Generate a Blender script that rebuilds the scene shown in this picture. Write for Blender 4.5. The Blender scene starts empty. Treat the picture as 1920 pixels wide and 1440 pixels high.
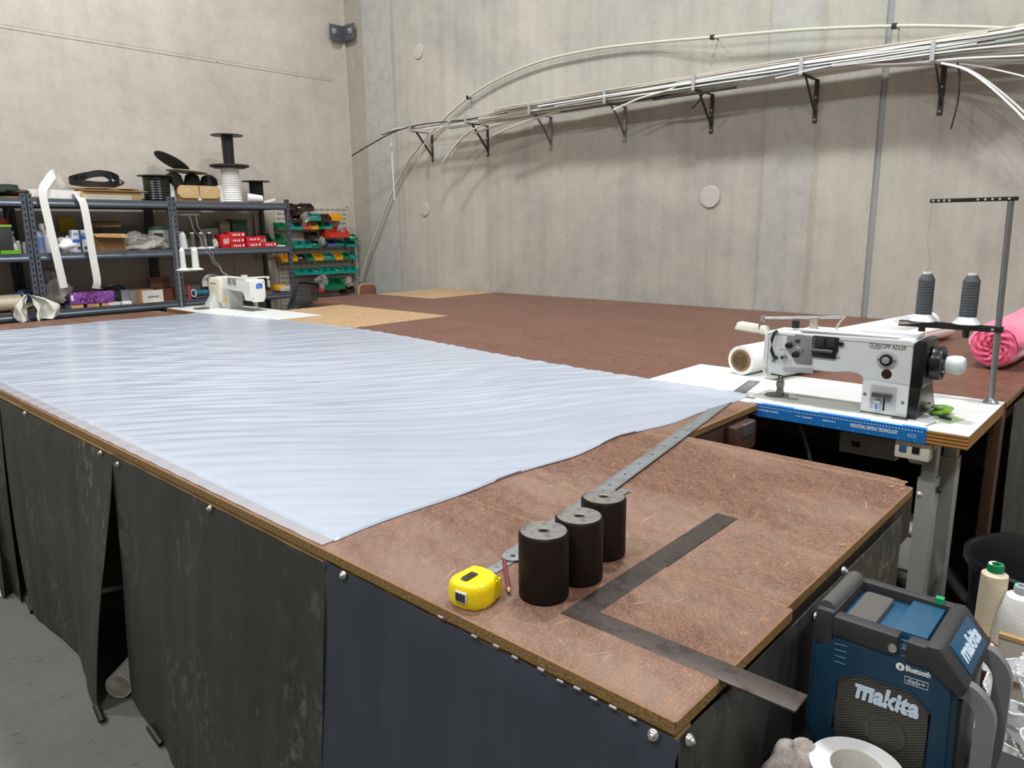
import bpy, bmesh, math, random
from mathutils import Vector, Matrix
random.seed(11)
sc = bpy.context.scene
col = sc.collection
V = Vector
PI = math.pi

# ---------------------------------------------------------------- camera
F = 1376.0          # focal length in pixels of the 1920 x 1440 frame
T = 0.95            # height of the table tops above the floor
_dX = V((1280, -305, F)).normalized()
_dY = V((-1545, -275, F)).normalized()
_dZ = _dX.cross(_dY).normalized()
_dY = _dZ.cross(_dX)
CAM = V((-0.78752917, -0.42654826, 0.64962775 + T))
def _toworld(v): return V((_dX.dot(v), _dY.dot(v), _dZ.dot(v)))
right = _toworld(V((1, 0, 0))); up = -_toworld(V((0, 1, 0))); back = -_toworld(V((0, 0, 1)))
cd = bpy.data.cameras.new('camera'); camo = bpy.data.objects.new('camera', cd); col.objects.link(camo)
camo.matrix_world = Matrix(((right.x, up.x, back.x, CAM.x), (right.y, up.y, back.y, CAM.y), (right.z, up.z, back.z, CAM.z), (0, 0, 0, 1)))
cd.sensor_fit = 'HORIZONTAL'; cd.sensor_width = 36; cd.lens = F / 1920 * 36; cd.clip_start = .02; cd.clip_end = 100
sc.camera = camo
# survey helpers: where a sight line meets a plane of the room
def ray(px, py): return _toworld(V(((px - 960) / F, (py - 720) / F, 1)))
def at_x(px, py, x): r = ray(px, py); return CAM + r * ((x - CAM.x) / r.x)
def at_y(px, py, y): r = ray(px, py); return CAM + r * ((y - CAM.y) / r.y)
def at_z(px, py, z=T): r = ray(px, py); return CAM + r * ((z - CAM.z) / r.z)
def mpp(p): return (p - CAM).dot(-back) / F

# ---------------------------------------------------------------- world and lamps
w = bpy.data.worlds.new('World'); sc.world = w; w.use_nodes = True
bg = w.node_tree.nodes['Background']; bg.inputs[0].default_value = (.8, .87, 1, 1); bg.inputs[1].default_value = 0.2
def lamp(x, y, z, e, size=.5, c=(.965, .985, 1)):
    l = bpy.data.lights.new('high_bay_light', 'AREA'); l.shape = 'DISK'; l.size = size; l.energy = e; l.color = c
    o = bpy.data.objects.new('high_bay_light', l); o.location = (x, y, z); col.objects.link(o)
LE = 178
for lx, ly, e in ((2.35, -2.6, 1), (2.35, 1.3, 1.05), (2.1, 5.0, .95), (-2.4, -2.6, .9), (-2.4, 1.3, 1.0), (-2.4, 5.0, 1.0)):
    lamp(lx, ly, 6.3, LE * e)
sc.view_settings.view_transform = 'Standard'; sc.view_settings.look = 'None'
sc.view_settings.gamma = 1; sc.view_settings.use_curve_mapping = False
sc.view_settings.exposure = 0.0

# ---------------------------------------------------------------- materials
def lin(h):
    if not isinstance(h, str): return tuple(h) + (1,) if len(h) == 3 else tuple(h)
    h = h.lstrip('#'); o = []
    for i in (0, 2, 4):
        c = int(h[i:i+2], 16) / 255
        o.append(c / 12.92 if c <= .04045 else ((c + .055) / 1.055) ** 2.4)
    return tuple(o) + (1,)
class NT:
    def __init__(s, name):
        s.m = bpy.data.materials.new(name); s.m.use_nodes = True; s.t = s.m.node_tree
        s.b = s.t.nodes['Principled BSDF']; s.out = s.t.nodes['Material Output']; s._co = None
    def n(s, typ, **kw):
        nd = s.t.nodes.new('ShaderNode' + typ)
        for k, v in kw.items(): setattr(nd, k, v)
        return nd
    def lk(s, a, b): s.t.links.new(a, b)
    def co(s, scale=(1, 1, 1), rot=(0, 0, 0), loc=(0, 0, 0)):
        if s._co is None: s._co = s.n('TexCoord').outputs['Object']
        mp = s.n('Mapping'); mp.inputs['Scale'].default_value = scale; mp.inputs['Rotation'].default_value = rot; mp.inputs['Location'].default_value = loc
        s.lk(s._co, mp.inputs[0]); return mp.outputs[0]
    def co2(s, rot, scale, loc=(0, 0, 0)):
        mp = s.n('Mapping'); mp.inputs['Scale'].default_value = scale; mp.inputs['Location'].default_value = loc
        s.lk(s.co((1, 1, 1), (0, 0, rot)), mp.inputs[0]); return mp.outputs[0]
    def noise(s, scale, detail=4, rough=.6, co=None, dist=0):
        nd = s.n('TexNoise'); nd.inputs['Scale'].default_value = scale; nd.inputs['Detail'].default_value = detail
        nd.inputs['Roughness'].default_value = rough; nd.inputs['Distortion'].default_value = dist
        s.lk(co if co else s.co(), nd.inputs['Vector']); return nd.outputs['Fac']
    def ramp(s, fac, stops, interp='LINEAR'):
        nd = s.n('ValToRGB'); nd.color_ramp.interpolation = interp; e = nd.color_ramp.elements
        while len(e) < len(stops): e.new(.5)
        for el, (p, c) in zip(e, stops):
            el.position = p; el.color = lin(c) if isinstance(c, str) else ((c, c, c, 1) if isinstance(c, (int, float)) else lin(c))
        s.lk(fac, nd.inputs[0]); return nd.outputs[0]
    def mix(s, fac, a, b, mode='MIX'):
        nd = s.n('Mix', data_type='RGBA', blend_type=mode)
        for i, x in ((0, fac), (6, a), (7, b)):
            if isinstance(x, (int, float)): nd.inputs[i].default_value = x if i == 0 else (x, x, x, 1)
            elif isinstance(x, (str, tuple)): nd.inputs[i].default_value = lin(x)
            else: s.lk(x, nd.inputs[i])
        return nd.outputs[2]
    def math(s, op, a, b=0., c=0.):
        nd = s.n('Math', operation=op)
        for i, x in enumerate((a, b, c)):
            if isinstance(x, (int, float)): nd.inputs[i].default_value = x
            else: s.lk(x, nd.inputs[i])
        return nd.outputs[0]
    def bump(s, h, strength=.3, dist=.002):
        nd = s.n('Bump'); nd.inputs['Strength'].default_value = strength; nd.inputs['Distance'].default_value = dist
        s.lk(h, nd.inputs['Height']); s.lk(nd.outputs[0], s.b.inputs['Normal'])
    def col(s, c):
        if isinstance(c, (str, tuple)): s.b.inputs['Base Color'].default_value = lin(c)
        else: s.lk(c, s.b.inputs['Base Color'])
    def set(s, **kw):
        for k, v in kw.items():
            i = s.b.inputs[k.replace('_', ' ')]
            if isinstance(v, (int, float, tuple)): i.default_value = v
            else: s.lk(v, i)
_mc = {}
def P(h, rough=.5, metal=0., var=.12, vs=30., bump=0., bs=200., **kw):
    """plain material: a colour with slight uneven wear"""
    key = (h, rough, metal, var, vs, bump, bs, tuple(sorted(kw.items())))
    if key in _mc: return _mc[key]
    n = NT('mat_' + h.lstrip('#')); c = lin(h)
    if var:
        nz = n.noise(vs, 3)
        n.col(n.mix(n.math('MULTIPLY', nz, 1.0), tuple(x * (1 - var) for x in c[:3]), tuple(min(1, x * (1 + var)) for x in c[:3])))
        n.set(Roughness=n.math('ADD', n.math('MULTIPLY', nz, .15), rough - .07))
    else: n.col(h); n.set(Roughness=rough)
    n.set(Metallic=metal)
    if bump: n.bump(n.noise(bs, 3), bump, .001)
    for k, v in kw.items(): n.set(**{k: v})
    _mc[key] = n.m; return n.m

def concrete(name, base, dark, light, strips=(), axis='Y', streak=.5):
    n = NT(name)
    big = n.noise(.55, 5, .62, dist=.6)
    c = n.ramp(big, ((.3, dark), (.5, base), (.72, light)))
    st = n.noise(1.0, 5, .6, n.co((9, 9, .35)))
    c = n.mix(streak, c, n.ramp(st, ((.3, .78), (.55, 1.0), (.8, 1.08))), 'MULTIPLY')
    fine = n.noise(38, 5, .7)
    c = n.mix(.55, c, n.ramp(fine, ((.3, .86), (.6, 1.04))), 'MULTIPLY')
    mott = n.noise(5.5, 6, .7)
    c = n.mix(.5, c, n.ramp(mott, ((.32, .83), (.55, 1.02), (.75, 1.08))), 'MULTIPLY')
    if strips:
        sp = n.n('SeparateXYZ'); n.lk(n.co(), sp.inputs[0]); pos = sp.outputs[axis]
        wob = n.math('ADD', pos, n.math('MULTIPLY', n.math('SUBTRACT', n.noise(14, 4, .6), .5), .05))
        for a, b, cc, amt in strips:
            m = n.math('MULTIPLY', n.math('GREATER_THAN', wob, a), n.math('LESS_THAN', wob, b))
            rough = n.ramp(n.noise(9, 6, .75), ((.3, .72), (.5, 1.0), (.7, 1.15)))
            c = n.mix(n.math('MULTIPLY', m, amt), c, n.mix(1.0, cc, rough, 'MULTIPLY'))
    vo = n.n('TexVoronoi', feature='F1'); vo.inputs['Scale'].default_value = 3.1; n.lk(n.co(), vo.inputs['Vector'])
    pit = n.ramp(vo.outputs['Distance'], ((.0, .62), (.016, .7), (.03, 1.0)))
    c = n.mix(.8, c, pit, 'MULTIPLY')
    n.col(c); n.set(Roughness=.75, Specular_IOR_Level=.3)
    n.bump(n.math('ADD', fine, n.math('MULTIPLY', mott, 2.0)), .25, .003)
    return n.m
M_WL = concrete('concrete_warm', '#bdb5aa', '#b0a89d', '#c8c1b6', streak=.25)
M_WR = concrete('concrete_grey', '#b2aea4', '#9f9c94', '#bfbab0',
    strips=((6.42, 6.93, '#acacaa', .6), (6.93, 6.97, '#857668', .3), (6.37, 6.42, '#8b7e70', .3), (6.97, 7.4, '#988d80', .5),
            (1.69, 2.05, '#a6a7a5', .5), (2.05, 2.075, '#96846c', .3), (1.64, 1.69, '#94856f', .3)))
M_FLOOR = concrete('concrete_floor', '#6b6a64', '#5c5b56', '#787770', streak=0)

def board(name, a, b, c, worn='#b08a6c', wear=.5, scr=1.0, rough=.45, spec=.45):
    n = NT(name)
    sp = n.noise(220, 3, .7); md = n.noise(48, 5, .75, n.co2(.75, (1.35, .5, 1))); bg_ = n.noise(2.2, 4, .6, dist=.4)
    cc = n.ramp(sp, ((.3, a), (.5, b), (.7, c)))
    cc = n.mix(.75, cc, n.ramp(md, ((.3, .55), (.5, 1.0), (.7, 1.38))), 'MULTIPLY')
    haze = n.noise(3.4, 5, .65, n.co2(.2, (1.2, .4, 1)))
    cc = n.mix(n.math('MULTIPLY', n.ramp(haze, ((.46, 0.), (.66, 1.))), wear * .5), cc, worn)
    cc = n.mix(.35, cc, n.ramp(bg_, ((.3, .8), (.7, 1.15))), 'MULTIPLY')
    if scr:
        for k, (ang, sc_) in enumerate(((1.5, 1), (1.8, 1.2), (.35, .9), (1.2, 1.1), (2.1, 1.3))):
            nz = n.noise(1.0, 2, .5, n.co2(ang, (150 * sc_, 7 * sc_, 1), (k * 3.1, k, 0)))
            pm = n.noise(4 + k, 3, .5)
            m = n.math('MULTIPLY', n.ramp(nz, ((.69, 0.), (.72, 1.))), n.ramp(pm, ((.47, 0.), (.6, 1.))))
            cc = n.mix(n.math('MULTIPLY', m, .55 * scr), cc, '#c4a58b')
    n.col(cc); n.set(Roughness=n.ramp(md, ((.3, rough - .08), (.7, rough + .15))), Specular_IOR_Level=spec)
    n.bump(n.math('ADD', sp, md), .15, .001); return n.m
M_BRN = board('board_brown', '#4d3327', '#6c4a3a', '#906c57', '#98806f', .9, .8)
M_BRNF = board('board_brown_far', '#614236', '#6b493c', '#755446', '#7f6053', .4, .15, .4, .26)
M_TAN = board('board_tan', '#a0825f', '#ad8e6a', '#b79976', '#bb9f7d', .3, .0, .5)
def chip():
    n = NT('chipboard_edge'); s1 = n.noise(140, 4, .75, n.co((1, 1, 2.2)))
    n.col(n.ramp(s1, ((.28, '#4a3418'), (.48, '#7d5f35'), (.7, '#a98a58')))); n.set(Roughness=.9); n.bump(s1, .7, .003); return n.m
M_CHIP = chip()
def ply():
    n = NT('plywood_edge'); s = n.n('SeparateXYZ'); n.lk(n.co(), s.inputs[0])
    wv = n.math('FRACT', n.math('MULTIPLY', s.outputs['Z'], 1 / .0115))
    c = n.ramp(wv, ((.0, '#b9813f'), (.45, '#c48d4c'), (.5, '#5e391a'), (.9, '#704620'), (.95, '#b9813f')))
    n.col(n.mix(.5, c, n.ramp(n.noise(30, 3, .6, n.co((4, 4, 40))), ((.3, .75), (.7, 1.15))), 'MULTIPLY')); n.set(Roughness=.6); return n.m
M_PLY = ply()
def skirtmat(name, base, lo, hi, scuff):
    n = NT(name)
    c = n.ramp(n.noise(1.7, 4, .6), ((.3, lo), (.7, hi)))
    st = n.noise(1., 4, .6, n.co((1, 16, 1.3))); c = n.mix(.6, c, n.ramp(st, ((.3, .8), (.7, 1.25))), 'MULTIPLY')
    if scuff:
        sc1 = n.math('MULTIPLY', n.ramp(n.noise(32, 7, .78, n.co((1, 1, .6))), ((.5, 0.), (.62, 1.))), n.ramp(n.noise(2.1, 4, .6), ((.5, 0.), (.64, 1.))))
        c = n.mix(n.math('MULTIPLY', sc1, scuff), c, '#7c7770')
        fl = n.math('MULTIPLY', n.ramp(n.noise(1., 5, .6, n.co((1, 60, 9))), ((.66, 0.), (.7, 1.))), .35)
        c = n.mix(n.math('MULTIPLY', fl, scuff), c, '#a39e94')
    n.col(c); n.set(Roughness=.52 if scuff > .3 else .4, Specular_IOR_Level=.4); n.bump(n.noise(6, 3), .15, .01); return n.m
M_SK = skirtmat('vinyl_black', '#333432', '#292a28', '#363734', .6)
M_SKB = skirtmat('vinyl_blueblack', '#31363f', '#2d323b', '#373d47', .05)
def filmmat():
    n = NT('clear_film')
    n.col(n.ramp(n.noise(1.3, 3), ((.3, '#b0b9c8'), (.7, '#bfc7d4')))); n.set(Roughness=.2, Specular_IOR_Level=.5, IOR=1.5)
    tr = n.n("BsdfTransparent"); tr.inputs[0].default_value = (.95, .97, 1, 1)
    mx = n.n('MixShader'); mx.inputs[0].default_value = .8
    n.lk(tr.outputs[0], mx.inputs[1]); n.lk(n.b.outputs[0], mx.inputs[2]); n.lk(mx.outputs[0], n.out.inputs[0]); return n.m
M_FILM = filmmat()
def clearmat(name, tint, mixf, rough=.15):
    n = NT(name); n.col(tint); n.set(Roughness=rough, Specular_IOR_Level=.7)
    tr = n.n('BsdfTransparent'); mx = n.n('MixShader'); mx.inputs[0].default_value = mixf
    n.lk(tr.outputs[0], mx.inputs[1]); n.lk(n.b.outputs[0], mx.inputs[2]); n.lk(mx.outputs[0], n.out.inputs[0]); return n.m
M_FILMC = clearmat('clear_border', '#c6cad3', .55, .2)
M_BAG = clearmat('clear_bag', '#bdbab4', .42, .12)
M_CLEAR = clearmat('smoky_plastic', '#a9a6a0', .55, .1)
def steelmat(name, base, rough, marks='#3a2f2a', amt=.4, scale=14):
    n = NT(name); nz = n.noise(scale, 6, .7)
    n.col(n.mix(n.math('MULTIPLY', n.ramp(nz, ((.5, 0.), (.62, 1.))), amt), base, marks))
    n.set(Metallic=.85, Roughness=n.ramp(nz, ((.3, rough), (.7, rough + .25)))); n.bump(n.noise(scale * 4, 4), .15, .001); return n.m
M_RULE = steelmat('steel_rule', '#a3a7ab', .32, '#5d6063', .25)
M_SQ = steelmat('steel_square', '#58504c', .42, '#3c302b', .6, 20)
M_WTOP = steelmat('steel_weight_top', '#8f8d88', .4, '#4a4039', .65, 42)
M_WSIDE = steelmat('steel_weight_side', '#2e2623', .4, '#1c1716', .5, 12)
M_CHR = P('#c9c9c9', .25, .9, .1); M_STEEL = P('#8d8f8f', .4, .8); M_GALV = P('#c2c7cb', .38, .8)
M_DKST = P('#4a4846', .5, .6); M_BLK = P('#191919', .45); M_BLKG = P('#141415', .3); M_RUB = P('#26262a', .6)
M_WHT = P('#e9e9e6', .45, var=.04); M_PAINT = P('#d9dcdd', .35, var=.05); M_WLAM = P('#dcdfdd', .35, var=.05, vs=6)
M_CARD = P('#b08a5c', .85, var=.18, vs=12); M_CARD2 = P('#c8a878', .85, var=.12, vs=12); M_CARDD = P('#8a6a44', .9, var=.2)
M_PINE = P('#c49a66', .6, var=.2, vs=8); M_DKWD = P('#4c3325', .55, var=.25, vs=9)
# ---------------------------------------------------------------- mesh kit
ABS = {}
class MB:
    def __init__(s): s.v = []; s.f = []; s.mi = []; s.k = 0
    def add(s, vs, fs, M=None):
        o = len(s.v)
        s.v += [(M @ V(p)) if M else V(p) for p in vs]
        s.f += [tuple(i + o for i in f) for f in fs]; s.mi += [s.k] * len(fs); return s
    def box(s, c, d, M=None):
        x, y, z = d[0] / 2, d[1] / 2, d[2] / 2; c = V(c)
        vs = [c + V((i * x, j * y, k * z)) for i in (-1, 1) for j in (-1, 1) for k in (-1, 1)]
        return s.add(vs, [(0, 1, 3, 2), (4, 6, 7, 5), (0, 4, 5, 1), (2, 3, 7, 6), (0, 2, 6, 4), (1, 5, 7, 3)], M)
    def bb(s, a, b, M=None):
        a, b = V(a), V(b); return s.box((a + b) / 2, b - a, M)
    def hexa(s, bot, top, M=None):
        return s.add(list(bot) + list(top), [(3, 2, 1, 0), (4, 5, 6, 7), (0, 1, 5, 4), (1, 2, 6, 5), (2, 3, 7, 6), (3, 0, 4, 7)], M)
    def prism(s, poly, lo, hi, ax='x', M=None):
        def p(a, b, h): return {'x': (h, a, b), 'y': (a, h, b), 'z': (a, b, h)}[ax]
        n = len(poly); vs = [p(a, b, lo) for a, b in poly] + [p(a, b, hi) for a, b in poly]
        fs = [tuple(range(n))[::-1], tuple(range(n, 2 * n))] + [(i, (i + 1) % n, n + (i + 1) % n, n + i) for i in range(n)]
        return s.add(vs, fs, M)
    def lathe(s, prof, seg=24, M=None, a0=0., a1=2 * PI):
        full = abs(a1 - a0 - 2 * PI) < 1e-6; n = seg if full else seg + 1; vs = []; fs = []
        for r, z in prof:
            for i in range(n):
                a = a0 + (a1 - a0) * i / seg; vs.append((r * math.cos(a), r * math.sin(a), z))
        for j in range(len(prof) - 1):
            for i in range(seg):
                i2 = (i + 1) % n
                fs.append((j * n + i, j * n + i2, (j + 1) * n + i2, (j + 1) * n + i))
        if full:
            if prof[0][0] > 1e-6: fs.append(tuple(range(n))[::-1])
            if prof[-1][0] > 1e-6: fs.append(tuple(range((len(prof) - 1) * n, len(prof) * n)))
        return s.add(vs, fs, M)
    def cyl(s, a, b, r, r2=None, seg=16):
        a, b = V(a), V(b); d = b - a; L = d.length
        Mx = Matrix.Translation(a) @ d.to_track_quat('Z', 'Y').to_matrix().to_4x4()
        return s.lathe(((r, 0), (r if r2 is None else r2, L)), seg, Mx)
    def lat(s, a, b, prof, seg=24):
        a, b = V(a), V(b); Mx = Matrix.Translation(a) @ (b - a).to_track_quat('Z', 'Y').to_matrix().to_4x4()
        return s.lathe(prof, seg, Mx)
    def tube(s, pts, r, seg=8, ry=None, upv=(0, 0, 1), close=True):
        """sweep: round (seg) or, with ry, a flat rectangle r wide (sideways) and ry thick"""
        pts = [V(p) for p in pts]; n = len(pts); vs = []; u0 = V(upv)
        sec = [(math.cos(2 * PI * i / seg), math.sin(2 * PI * i / seg)) for i in range(seg)] if ry is None else [(-1, -1), (1, -1), (1, 1), (-1, 1)]
        m = len(sec); ry = r if ry is None else ry
        for i, p in enumerate(pts):
            t = (pts[min(i + 1, n - 1)] - pts[max(i - 1, 0)]).normalized()
            sd = t.cross(u0)
            if sd.length < 1e-4: sd = t.cross(V((1, .01, 0)))
            sd.normalize(); uu = sd.cross(t)
            rr = r[i] if isinstance(r, (list, tuple)) else r
            vs += [p + sd * (a * rr) + uu * (b * (ry if not isinstance(ry, (list, tuple)) else ry[i])) for a, b in sec]
        fs = [(i * m + j, i * m + (j + 1) % m, (i + 1) * m + (j + 1) % m, (i + 1) * m + j) for i in range(n - 1) for j in range(m)]
        if close: fs += [tuple(range(m))[::-1], tuple(range((n - 1) * m, n * m))]
        return s.add(vs, fs)
    def grid(s, fn, nu, nv, th=None):
        """surface fn(u,v); th = thickness vector for a solid sheet"""
        vs = [V(fn(i / nu, j / nv)) for i in range(nu + 1) for j in range(nv + 1)]; W = nv + 1
        fs = [(i * W + j, (i + 1) * W + j, (i + 1) * W + j + 1, i * W + j + 1) for i in range(nu) for j in range(nv)]
        if th is not None:
            th = V(th); N = len(vs); vs += [p + th for p in vs]; fs += [tuple(x + N for x in f[::-1]) for f in fs]
            for i in range(nu):
                for j in (0, nv): fs.append((i * W + j, (i + 1) * W + j, (i + 1) * W + j + N, i * W + j + N))
            for j in range(nv):
                for i in (0, nu): fs.append((i * W + j, i * W + j + 1, i * W + j + 1 + N, i * W + j + N))
        return s.add(vs, fs)
    def build(s, name, mat, parent=None, loc=None, bevel=0., smooth=40., seg=2, label=None):
        me = bpy.data.meshes.new(name)
        off = ABS[parent.name] if parent else V(loc if loc else (0, 0, 0))
        me.from_pydata([tuple(p - off) for p in s.v], [], s.f)
        for i, k in enumerate(s.mi): me.polygons[i].material_index = k
        bm = bmesh.new(); bm.from_mesh(me)
        bmesh.ops.recalc_face_normals(bm, faces=bm.faces)
        if bevel:
            es = [e for e in bm.edges if len(e.link_faces) == 2 and e.calc_face_angle(0) > .6]
            bmesh.ops.bevel(bm, geom=es, offset=bevel, segments=seg, affect='EDGES', profile=.6, clamp_overlap=True)
        bm.to_mesh(me); bm.free()
        for m in (mat if isinstance(mat, (list, tuple)) else [mat]): me.materials.append(m)
        if smooth:
            me.polygons.foreach_set('use_smooth', [True] * len(me.polygons)); me.set_sharp_from_angle(angle=math.radians(smooth))
        o = bpy.data.objects.new(name, me); col.objects.link(o)
        if parent: o.parent = parent; ABS[o.name] = off
        else: o.location = off; ABS[o.name] = off
        if label: o['label'] = label
        return o
def thing(name, label, cat, loc=(0, 0, 0), group=None):
    o = bpy.data.objects.new(name, None); col.objects.link(o); o.location = loc; ABS[o.name] = V(loc); o.empty_display_size = .05
    return tag(o, label, cat, group)
def tag(o, label, cat, group=None):
    o['label'] = label; o['category'] = cat
    if group: o['group'] = group
    return o
def struct(o): o['kind'] = 'structure'; return o
def copytree(o, parent=None):
    c = o.copy(); col.objects.link(c); c.parent = parent
    ABS[c.name] = ABS[o.name].copy()
    for ch in list(o.children): copytree(ch, c)
    return c
def shared(o, parent, loc, rot=(0, 0, 0), scale=(1, 1, 1)):
    """a further piece with the same mesh, under the same thing"""
    c = o.copy(); col.objects.link(c); c.parent = parent; c.location = V(loc) - (ABS[parent.name] if parent else V((0, 0, 0))); c.rotation_euler = rot; c.scale = scale
    ABS[c.name] = V(loc); return c
def frame(c, xd, yd):
    xd = V(xd).normalized(); yd = V(yd); zd = xd.cross(yd).normalized(); yd = zd.cross(xd)
    return Matrix(((xd.x, yd.x, zd.x, c[0]), (xd.y, yd.y, zd.y, c[1]), (xd.z, yd.z, zd.z, c[2]), (0, 0, 0, 1)))
def text(s, size, mat, parent, c, xd, yd, bold=0., shear=0., ext=.0004, wid=None, name='lettering'):
    cu = bpy.data.curves.new('t', 'FONT'); cu.body = s; cu.size = size; cu.align_x = 'CENTER'; cu.align_y = 'CENTER'
    cu.extrude = ext; cu.offset = bold; cu.shear = shear; cu.resolution_u = 3
    t = bpy.data.objects.new('t', cu); col.objects.link(t)
    me = bpy.data.meshes.new_from_object(t.evaluated_get(bpy.context.evaluated_depsgraph_get()))
    bpy.data.objects.remove(t); bpy.data.curves.remove(cu); me.name = name
    Mx = frame(c, xd, yd)
    if wid:
        xs = [v.co.x for v in me.vertices]; k = wid / max(1e-6, max(xs) - min(xs)); Mx = Mx @ Matrix.Diagonal((k, 1, 1, 1))
    me.transform(Matrix.Translation(-ABS[parent.name]) @ Mx)
    me.materials.clear(); me.materials.append(mat)
    o = bpy.data.objects.new(name, me); col.objects.link(o); o.parent = parent; ABS[o.name] = ABS[parent.name]; return o
def one(name, label, cat, mb, mat, loc, group=None, **kw):
    return tag(mb.build(name, mat, None, loc, **kw), label, cat, group)
def lerp(a, b, t): return a + (b - a) * t
def bez(p0, p1, p2, p3, n=12):
    p0, p1, p2, p3 = map(V, (p0, p1, p2, p3)); o = []
    for i in range(n + 1):
        t = i / n; u = 1 - t; o.append(p0 * u**3 + p1 * 3 * u * u * t + p2 * 3 * u * t * t + p3 * t**3)
    return o
def spline(pts, n=6):
    pts = [V(p) for p in pts]; o = []
    q = [pts[0] * 2 - pts[1]] + pts + [pts[-1] * 2 - pts[-2]]
    for i in range(1, len(q) - 2):
        a, b, c, d = q[i-1:i+3]
        for k in range(n):
            t = k / n; o.append(.5 * ((2 * b) + (c - a) * t + (2 * a - 5 * b + 4 * c - d) * t * t + (3 * b - a - 3 * c + d) * t**3))
    o.append(pts[-1]); return o
def blob(c, r, seed=0, amp=.25, nu=16, nv=12, zmin=None, freq=3.0, fold=0.):
    """irregular closed cloth-like lump: (mesh builder)"""
    rnd = random.Random(seed); ph = [(rnd.uniform(1, freq), rnd.uniform(1, freq), rnd.uniform(0, 6.3)) for _ in range(6)]
    vs = []; fs = []; c = V(c)
    for j in range(nv + 1):
        th = PI * j / nv
        for i in range(nu):
            a = 2 * PI * i / nu; k = 1.0
            for m, (p, q, f) in enumerate(ph): k += amp / 3 * math.sin(round(p) * a * (1 + m // 3) + q * th * 2 + f)
            if fold: k += fold * (1 if (i + j) % 2 else -1)
            p = c + V((r[0] * k * math.sin(th) * math.cos(a), r[1] * k * math.sin(th) * math.sin(a), r[2] * k * math.cos(th)))
            if zmin is not None and p.z < zmin: p.z = zmin
            vs.append(p)
    for j in range(nv):
        for i in range(nu): fs.append((j * nu + i, j * nu + (i + 1) % nu, (j + 1) * nu + (i + 1) % nu, (j + 1) * nu + i))
    m = MB(); m.add(vs, fs); return m

# ---------------------------------------------------------------- the room
XW, YW = 4.79, 7.30
struct(MB().bb((-7, -7, -.1), (XW, YW, 0)).build('floor', M_FLOOR, smooth=0))
struct(MB().bb((-7, YW, 0), (XW + .2, YW + .2, 7)).build('wall_left', M_WL, smooth=0))
wr = struct(MB().bb((XW, 1.262, 0), (XW + .2, YW, 7)).bb((XW, -7, 0), (XW + .2, 1.218, 7)).build('wall_right', M_WR, smooth=0))
struct(MB().bb((XW + .012, 1.218, 0), (XW + .1, 1.262, 7)).build('trim_1', P('#8f9192', .6, var=.08, vs=4), smooth=0))
struct(MB().bb((-7.2, -7, 0), (-7, YW, 7)).build('wall_rear', M_WL, smooth=0))
struct(MB().bb((-7, -7.2, 0), (XW, -7, 7)).build('wall_side', M_WL, smooth=0))
struct(MB().bb((-7.2, -7.2, 7), (XW + .2, YW + .2, 7.2)).build('ceiling', P('#d8d6d0', .8, var=.03), smooth=0))
struct(MB().bb((XW - .035, YW - .055, 0), (XW, YW, 7)).bb((XW - .05, YW - .03, 0), (XW - .035, YW, 7)).build('trim_2', M_WL, bevel=.004))
# panel joints cast in the left wall
jm = P('#9d9488', .9, var=.1)
struct(MB().bb((-6, YW - .004, 3.315), (4.62, YW + .01, 3.325)).bb((-6, YW - .002, 3.345), (4.62, YW + .01, 3.352)).build('trim_3', M_WL, smooth=0))
struct(MB().bb((3.185, YW - .004, .3), (3.2, YW + .01, 6.9)).build('trim_4', M_WL, smooth=0))
# round filler caps on the right wall
for k, (px, py, r, lb) in enumerate(((785, 97, .075, 'pale round filler cap high up near the room corner'), (797, 393, .072, 'pale round filler cap lower down near the room corner'), (1332, 369, .086, 'pale round filler cap on bare wall behind the white sewing machine'))):
    p = at_x(px, py, XW)
    one('wall_cap', lb, 'wall cap', MB().lat(p + V((.01, 0, 0)), p - V((.014, 0, 0)), ((r, 0), (r, .018), (r - .004, .022), (0, .023)), 32), P('#b5b1aa', .6, var=.05), p, 'round caps on the right wall')
# corner angle plate
p = V((XW, YW, 3.84)); t = thing('angle_bracket', 'dark steel angle plate bolted across the room corner', 'bracket', p)
mm = P('#5a5a60', .6, .3)
MB().bb((XW - .23, YW - .07, 3.76), (XW - .045, YW - .058, 3.93)).build('wall_plate', mm, t, bevel=.003)
MB().bb((XW - .057, YW - .29, 3.76), (XW - .045, YW - .058, 3.93)).build('wall_plate', mm, t, bevel=.003)
for bx, by, nx in ((XW - .175, YW - .07, 0), (XW - .057, YW - .22, 1)):
    d = V((-1, 0, 0)) if nx else V((0, -1, 0)); c = V((bx, by, 3.855))
    b = MB(); b.box(c + d * .004, (.008 if nx else .055, .055 if nx else .008, .06)); bo = b.build('washer', M_GALV, t)
    MB().cyl(c + d * .006, c + d * .03, .016, seg=6).build('bolt', M_GALV, t)
MB().bb((XW - .05, YW - .07, 3.80), (XW, YW, 3.88)).build('spacer', mm, t)
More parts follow.
